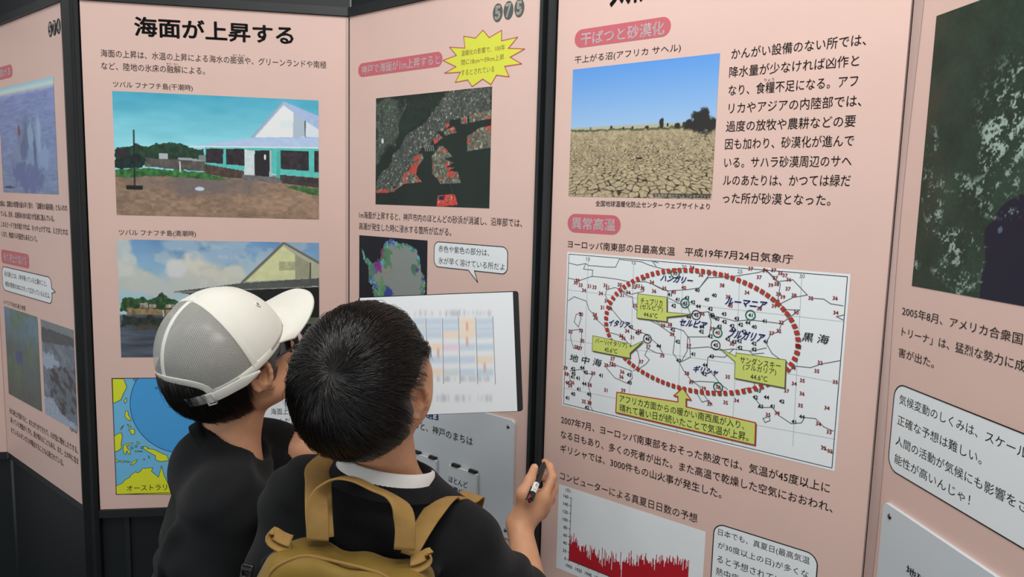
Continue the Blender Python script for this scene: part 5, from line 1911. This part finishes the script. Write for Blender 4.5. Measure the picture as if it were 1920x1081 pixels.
cols = [(766, 799), (799, 830), (830, 861), (861, 892), (892, 926)]
BLU, ORG, PNK, GRN = (176, 200, 222), (236, 208, 172), (226, 196, 220), (190, 206, 206)
tabl = [(597, 609, [BLU, BLU, BLU, ORG, BLU]), (612, 620, [GRN, BLU, BLU, ORG, BLU]), (622, 633, [BLU, BLU, ORG, ORG, BLU]), (645, 656, [ORG, ORG, PNK, BLU, BLU]), (668, 680, [BLU, BLU, BLU, BLU, ORG]), (692, 704, [ORG, ORG, GRN, BLU, BLU])]
for y0, y1, cs in tabl:
    for (x0, x1), c in zip(cols, cs):
        band(x0+1, y0, x1-1, y1, c, .6)
for x0, y0 in ((874, 604), (874, 632), (820, 653), (907, 680)):
    band(x0, y0, x0+4, y0+16, (226, 140, 120), .8)
rngp = np.random.RandomState(4)
for y0, y1 in ((580, 592), (704, 714), (738, 752)):
    for q in range(34):
        x0 = rngp.uniform(770, 920)
        band(x0, y0+rngp.uniform(0, 4), x0+rngp.uniform(2, 7), y1, (176, 180, 190), .35)
at_ = sheet.data.color_attributes.new('ink', 'FLOAT_COLOR', 'POINT')
cc = np.ones((nx*ny, 4), np.float32)
cc[:, :3] = lin(C).reshape(-1, 3)
at_.data.foreach_set('color', cc.ravel())
LV, LF = [], []
for (xa, ya), (xb, yb) in (((799, 596), (802, 720)), ((830, 596), (832, 719)), ((860, 594), (863, 719)), ((892, 594), (896, 720)), ((924, 593), (929, 720)), ((767, 598), (770, 720))):
    a, b = sheet_xy(xa, ya), sheet_xy(xb, yb)
    k0 = len(LV)
    for t in np.linspace(0, 1, 12):
        x, y = a[0]+(b[0]-a[0])*t, a[1]+(b[1]-a[1])*t
        bw = -.0022+.0026*math.sin(x*math.pi)+.0012*math.sin(y*math.pi)+.002*max(x-.9, 0)+.0022
        LV += [Q_(x*BW-.0005, y*hgt, bw), Q_(x*BW+.0005, y*hgt, bw)]
    LF += [(k0+2*j, k0+2*j+1, k0+2*j+3, k0+2*j+2) for j in range(11)]
obj('table_line_pattern', LV, LF, mat('grey_line_ink', (120, 124, 132)), sheet)

# the left hand closes on the hidden lower left of the board
f_ = f
g0 = Q_(.012, .018, -.012)
f_.cone(wr_l1, g0+np.array([0, -.012, -.03]), .022, .016, .02)
for q in range(4):
    b = Q_(-.012, .005+.017*q, -.014)
    f_.chain([b, Q_(-.002, .006+.018*q, -.018), Q_(.030, .010+.018*q, -.015), Q_(.046, .012+.018*q, -.0125)], [.0095, .0085, .0078, .0066], .004)
f_.cone(g0+np.array([0, -.012, -.03]), Q_(-.012, .05, -.012), .016, .012, .02)
f_.chain([g0+np.array([0, -.018, -.02]), Q_(-.006, .030, .010), Q_(.016, .046, .0105), Q_(.032, .058, .0095)], [.013, .0105, .0090, .0075], .006)
V, F = f_.mesh(1)
obj('body', V, F, SKIN, boy1, True)
face_parts(M1, H1, S1, boy1)
# t-shirt
f = Field(span(-.72, -.06, .004), span(.92, 1.52, .004), span(.60, 1.14, .004))
torso(f, P1, B1, .012)
f.chain([sh_l1, sh_l1+(el_l1-sh_l1)*.36], [.060, .056], .05)
f.chain([sh_r1, sh_r1+(el_r1-sh_r1)*.80], [.060, .068], .04)
for a, b in (((.11, .10, -.10), (.05, .11, -.30)), ((.06, .11, -.05), (-.04, .11, -.22)), ((.15, .05, -.10), (.15, -.05, -.14)), ((.16, .02, -.16), (.14, -.06, -.22)), ((.13, -.07, -.10), (.12, -.09, -.28)), ((-.05, .09, -.03), (-.11, .08, -.16))):
    f.cone(P1(*a), P1(*b), .006, .010, .03)
f.noise(lambda x, y, z: .0026*np.sin(x*38+y*30+9*np.sin(z*15)+z*30)+.002*np.sin(z*62-y*40+x*20))
CN1 = at(418, 848, 1.245)
AX1 = B1 @ np.array([0, math.sin(rad(34)), math.cos(rad(34))])
f.cone(CN1-AX1*.03, CN1-AX1*.008, .066, .064, .03)
f.cone(CN1+AX1*.056, CN1+AX1*.16, .064, .10, .006, cut=True)
f.cone(sh_l1+(el_l1-sh_l1)*.42, sh_l1+(el_l1-sh_l1)*1.2, .046, .07, .004, cut=True)
f.cone(sh_r1+(el_r1-sh_r1)*.88, sh_r1+(el_r1-sh_r1)*1.2, .052, .07, .004, cut=True)
V, F = f.mesh(1)
ts1 = obj('t_shirt', V, F, SHIRT, boy1, True, 'plain black t-shirt')
collar('collar', CN1-AX1*.004, B1 @ eul(0, -34, 0), .060, .066, .016, .004, SHIRT, ts1, .004, .0, 80)
lower_wear(P1, boy1, (-.70, 1.0), (-.10, 1.48))


def keep1(D):
    x, y, z = D.T
    face = ((y > .55) & (np.abs(x) < .62)) | (y > .74)
    side = (np.abs(x) > .70) & (y > -.30) & (y < .24) & (z < -.10)
    fs = (y > .30) & (z < -.22)
    low = z < -.74+.2*np.clip(np.abs(x)-.3, 0, 1)
    return ~(face | side | low | fs) & (z < .45)


hair('hair', M1, H1, S1, (.0810, .1050, .0890), (0, -.018, .022), (.0, -.2, 1.), keep1, 9500, boy1, (.035, .080), .013, .00042, 9, swirl=.15, droop=.5,
     clear=lambda p: (np.abs(p[..., 0]) > .058) & (p[..., 1] > -.040) & (p[..., 1] < .06) & (p[..., 2] < .012),
     keep_shell=lambda D: keep1(D*np.array([1, 1, .5])) if False else (keep1(D) | ((D[:, 2] > .40) & (D[:, 1] < .8))))

# cap
CAPW = mat('cap_cotton', (232, 231, 220), 0.8, 0.25, 0.02, 30, 0.3, 1300, sheen=.15)
CAPG = mat('cap_underside', (150, 152, 150), 0.8, 0.2, 0.03, 40, 0.3, 1200)
mm = bpy.data.materials.new('cap_mesh_fabric')
mm.use_nodes = True
nt = mm.node_tree
bs, out = nt.nodes['Principled BSDF'], nt.nodes['Material Output']
bs.inputs['Base Color'].default_value = (*lin((222, 222, 214)), 1)
bs.inputs['Roughness'].default_value = .8
uvn = nt.nodes.new('ShaderNodeUVMap')
uvn.uv_map = 'weave'
br_ = nt.nodes.new('ShaderNodeTexBrick')
br_.inputs['Scale'].default_value = 1.0
br_.inputs['Brick Width'].default_value = 1.0
br_.inputs['Row Height'].default_value = .5
br_.inputs['Mortar Size'].default_value = .085
br_.inputs['Mortar Smooth'].default_value = .1
br_.inputs['Color1'].default_value = br_.inputs['Color2'].default_value = (0, 0, 0, 1)
br_.inputs['Mortar'].default_value = (1, 1, 1, 1)
nt.links.new(uvn.outputs['UV'], br_.inputs['Vector'])
tr_ = nt.nodes.new('ShaderNodeBsdfTransparent')
mx = nt.nodes.new('ShaderNodeMixShader')
nt.links.new(br_.outputs['Color'], mx.inputs[0])
nt.links.new(tr_.outputs[0], mx.inputs[1])
nt.links.new(bs.outputs[0], mx.inputs[2])
nt.links.new(mx.outputs[0], out.inputs[0])

CA, CBk, CF, CHt = .0890, .1010, .1010, .1035
cap = thing('cap', 'c', 'cap', tuple(CP))
del cap['label'], cap['category']
cap.parent = boy1
cap.location = Vector(CP)-boy1.location


def arch(az):
    """height of the lower edge: drops towards the back, with the opening cut into it"""
    q = abs(((az-180)+180) % 360-180)
    low = -.008*max(0.0, (1-math.cos(rad(min(180, 180-q))))/2-.1)
    return low+(.036*math.sqrt(max(0, 1-(q/42)**2)) if q < 42 else 0.0)


def phi0(z):
    return math.asin(min(.95, (z/CHt)**(1/1.04))) if z > 0 else z/CHt


def crown(az, ph, off=0.0):
    """point of the dome: azimuth in degrees from the brim (+ to the wearer's right), elevation"""
    a = rad(az)
    by = CF if math.cos(a) > 0 else CBk
    e = math.cos(ph)**.92 if ph > 0 else 1-.5*ph*ph
    return np.array([(CA+off)*e*math.sin(a), (by+off)*e*math.cos(a), (CHt+off)*(math.sin(ph)**1.04 if ph > 0 else ph)])


def panel(nm, az0, az1, m, label=None, n=26, k=30, lo=0.0):
    V, F, UV = [], [], []
    for i in range(n+1):
        az = az0+(az1-az0)*i/n
        p0 = phi0(arch(az))
        for j in range(k+1):
            ph = p0+(math.pi/2*.985-p0)*(j/k)**.95
            bul = .0022*math.sin(math.pi*i/n)*math.cos(ph)
            V.append(CP+MC @ crown(az, ph, bul))
            UV.append((rad(az-90)*.088*math.cos(ph)/.0030, (.1*ph)/.0026))
    for i in range(n):
        F += [(i*(k+1)+j, (i+1)*(k+1)+j, (i+1)*(k+1)+j+1, i*(k+1)+j+1)[::-1] for j in range(k)]
    F = np.array(F)
    o = obj(nm, V, F, m, cap, True, label)
    uvl = o.data.uv_layers.new(name='weave')
    li = np.zeros(len(o.data.loops), np.int32)
    o.data.loops.foreach_get('vertex_index', li)
    uvl.data.foreach_set('uv', np.array(UV, np.float32)[li].ravel())
    if m is not mm:
        s_ = o.modifiers.new('cloth', 'SOLIDIFY')
        s_.thickness = .0012
        s_.offset = -1
    return o


panel('front_panel', -95, 0, CAPW, None, 40)
panel('front_panel', 0, 95, CAPW, None, 40)
panel('mesh_panel', 95, 180, mm, 'see-through mesh panel', 40)
panel('mesh_panel', 180, 265, mm, 'see-through mesh panel', 40)


def cap_band(nm, pts, nrm, w_, th, m):
    """strip lying on the dome"""
    wd = []
    for i, p in enumerate(pts):
        t = pts[min(i+1, len(pts)-1)]-pts[max(i-1, 0)]
        wd.append(np.cross(t, nrm[i]))
    V, F = ribbon(pts, wd, w_, th)
    return obj(nm, V, F, m, cap, True)


for az in (95, 180, 265):
    p0 = phi0(arch(az))
    phs = np.linspace(p0, math.pi/2*.98, 26)
    loc = [crown(az, q, .0006) for q in phs]
    cap_band('seam_tape', [CP+MC @ q for q in loc], [MC @ (q/np.array([CA, CF, CHt])**2) for q in loc], .0105 if az in (95, 265) else .0085, .0014, CAPW)
for az in (0,):
    phs = np.linspace(0, math.pi/2*.98, 26)
    loc = [crown(az, q, .0004) for q in phs]
    V, F = tube([CP+MC @ q for q in loc], [.0012]*26, 6)
    obj('front_seam', V, F, CAPW, cap, True)
azs = np.linspace(-180, 180, 145)
loc = []
for az in azs:
    p0 = phi0(arch(az % 360))
    loc.append(crown(az, p0, .0006))
cap_band('edge_binding', [CP+MC @ q for q in loc], [MC @ (q*np.array([1, 1, 0])+np.array([0, 0, 1e-4])) for q in loc], .0125, .0016, CAPW)
# top button and eyelets
V, F = [], []
for j in range(7):
    g = j/6*math.pi/2
    for i in range(20):
        a = 2*math.pi*i/20
        V.append(CP+MC @ np.array([.0085*math.cos(g)*math.cos(a), .0085*math.cos(g)*math.sin(a), CHt-.0012+.0058*math.sin(g)]))
for j in range(6):
    F += [(j*20+i, j*20+(i+1) % 20, j*20+20+(i+1) % 20, j*20+20+i) for i in range(20)]
obj('top_button', V, F, CAPW, cap, True)
for az in (-46, 46):
    c = crown(az, .60, .0030)
    n_ = c/np.array([CA, CF, CHt])**2
    n_ /= np.linalg.norm(n_)
    t_ = np.cross(n_, [0, 0, 1])
    t_ /= np.linalg.norm(t_)
    b_ = np.cross(n_, t_)
    ring = [CP+MC @ (c+(t_*math.cos(q)+b_*math.sin(q))*.0036) for q in np.linspace(0, 2*math.pi, 19)]
    V, F = tube(ring, [.0013]*19, 6)
    e_ = obj('eyelet', V, F, CAPW, cap, True)
    V = [CP+MC @ (c-n_*.0004+(t_*math.cos(q)+b_*math.sin(q))*.0020) for q in np.linspace(0, 2*math.pi, 13)[:-1]]
    obj('eyelet_hole', V, [tuple(range(12))], mat('hole_dark', (40, 40, 40), .9), cap)
# brim
V, F = [], []
nu, nv = 41, 15
for side_ in (0, 1):
    for i in range(nu):
        x = -.0800+.160*i/(nu-1)
        y0 = CF*math.sqrt(max(0, 1-(x/(CA+.002))**2))
        y1 = .020+.160*(max(0, 1-(abs(x)/.0845)**2.5))**.5
        y1 = max(y1, y0+.001)
        for j in range(nv):
            t = j/(nv-1)
            y = y0+(y1-y0)*t
            z = .004-.020*(x/.08)**2*(.35+.65*t)-.10*(y-.08)*t*.6
            V.append(CP+MC @ np.array([x, y, z-.0030*side_*(1 if 0 < j < nv-1 else .6)]))
for i in range(nu-1):
    for j in range(nv-1):
        a = i*nv+j
        F.append((a, a+nv, a+nv+1, a+1))
        b = nu*nv+a
        F.append((b, b+1, b+nv+1, b+nv))
for i in range(nu-1):
    for j in (0, nv-1):
        a = i*nv+j
        F.append((a, a+nu*nv, a+nu*nv+nv, a+nv) if j else (a, a+nv, a+nv+nu*nv, a+nu*nv))
for i in (0, nu-1):
    for j in range(nv-1):
        a = i*nv+j
        F.append((a, a+1, a+1+nu*nv, a+nu*nv) if i == 0 else (a, a+nu*nv, a+1+nu*nv, a+1))
obj('brim', V, F, CAPW, cap, True)
# closing strap at the back with its loose tab and buckle
azs = np.linspace(112, 250, 40)
loc = [crown(a, 0, .0016)+np.array([0, 0, -.009-.004*math.sin(rad((a-112)/138*180))]) for a in azs]
cap_band('back_strap', [CP+MC @ q for q in loc], [MC @ (q*np.array([1, 1, 0])) for q in loc], .017, .0020, CAPG)
azs = np.linspace(96, 144, 18)
loc = [crown(a, 0, .0040+.006*((120-a)/24 if a < 120 else 0))+np.array([0, 0, -.008-.004*(a-96)/48]) for a in azs]
pts = [CP+MC @ q for q in loc]
wd = [MC @ np.array([0, 0, 1.])]*18
V, F = ribbon(pts, wd, [.004+.013*min(1, i/5) for i in range(18)], .0018)
obj('strap_tab', V, F, CAPW, cap, True)
c = crown(140, 0, .0068)+np.array([0, 0, -.011])
t_ = np.array([math.cos(rad(140)), -math.sin(rad(140)), 0])
sq = [CP+MC @ (c+t_*a+np.array([0, 0, b])) for a, b in ((-.006, -.010), (.006, -.010), (.006, .010), (-.006, .010), (-.006, -.010))]
V, F = tube(sq, [.0014]*5, 8)
obj('buckle', V, F, mat('cap_buckle', (196, 196, 192), .4), cap, True)

# eyeglasses
GL = mat('glasses_frame', (44, 46, 50), .3, .5)
gl = thing('eyeglasses', 'g', 'g', tuple(H1+M1 @ np.array([0, .09, .005])))
del gl['label'], gl['category']
gl.location = Vector(gl.location)-boy1.location
gl.parent = boy1
G = lambda *q: H1+M1 @ (np.array(q)*S1)
for s in (-1, 1):
    rim = [G(s*(.033+.025*math.cos(a)), .099-.006*abs(math.cos(a))*(1 if math.cos(a) > 0 else .2), .002+.017*math.sin(a)) for a in np.linspace(0, 2*math.pi, 29)]
    V, F = tube(rim, [.0014]*29, 6)
    obj('lens_rim', V, F, GL, gl, True)
    V, F = tube([G(s*.059, .095, .006), G(s*.071, .086, .007), G(s*.0745, .05, .006), G(s*.0765, .0, .007), G(s*.076, -.014, .003), G(s*.0755, -.024, -.008)], [.0016, .0018, .0017, .0016, .0016, .0014], 8)
    obj('temple', V, F, GL, gl, True)
    lensm = bpy.data.materials.get('lens_glass')
    if lensm is None:
        lensm = bpy.data.materials.new('lens_glass')
        lensm.use_nodes = True
        b_ = lensm.node_tree.nodes['Principled BSDF']
        b_.inputs['Transmission Weight'].default_value = 1.0
        b_.inputs['Roughness'].default_value = 0.02
        b_.inputs['IOR'].default_value = 1.05
    V = [G(s*.033, .0985, .002)]+[G(s*(.033+.0245*math.cos(a)), .098-.005*abs(math.cos(a))*(1 if math.cos(a) > 0 else .2), .002+.0165*math.sin(a)) for a in np.linspace(0, 2*math.pi, 29)[:-1]]
    obj('lens', V, [(0, i+1, (i+1) % 28+1) for i in range(28)], lensm, gl, True)
V, F = tube([G(-.009, .0985, .006), G(0, .101, .009), G(.009, .0985, .006)], [.0014]*3, 6)
obj('bridge', V, F, GL, gl, True)

if FONT_O:
    c_ = FONT_O.data
    bpy.data.objects.remove(FONT_O)
    bpy.data.curves.remove(c_)
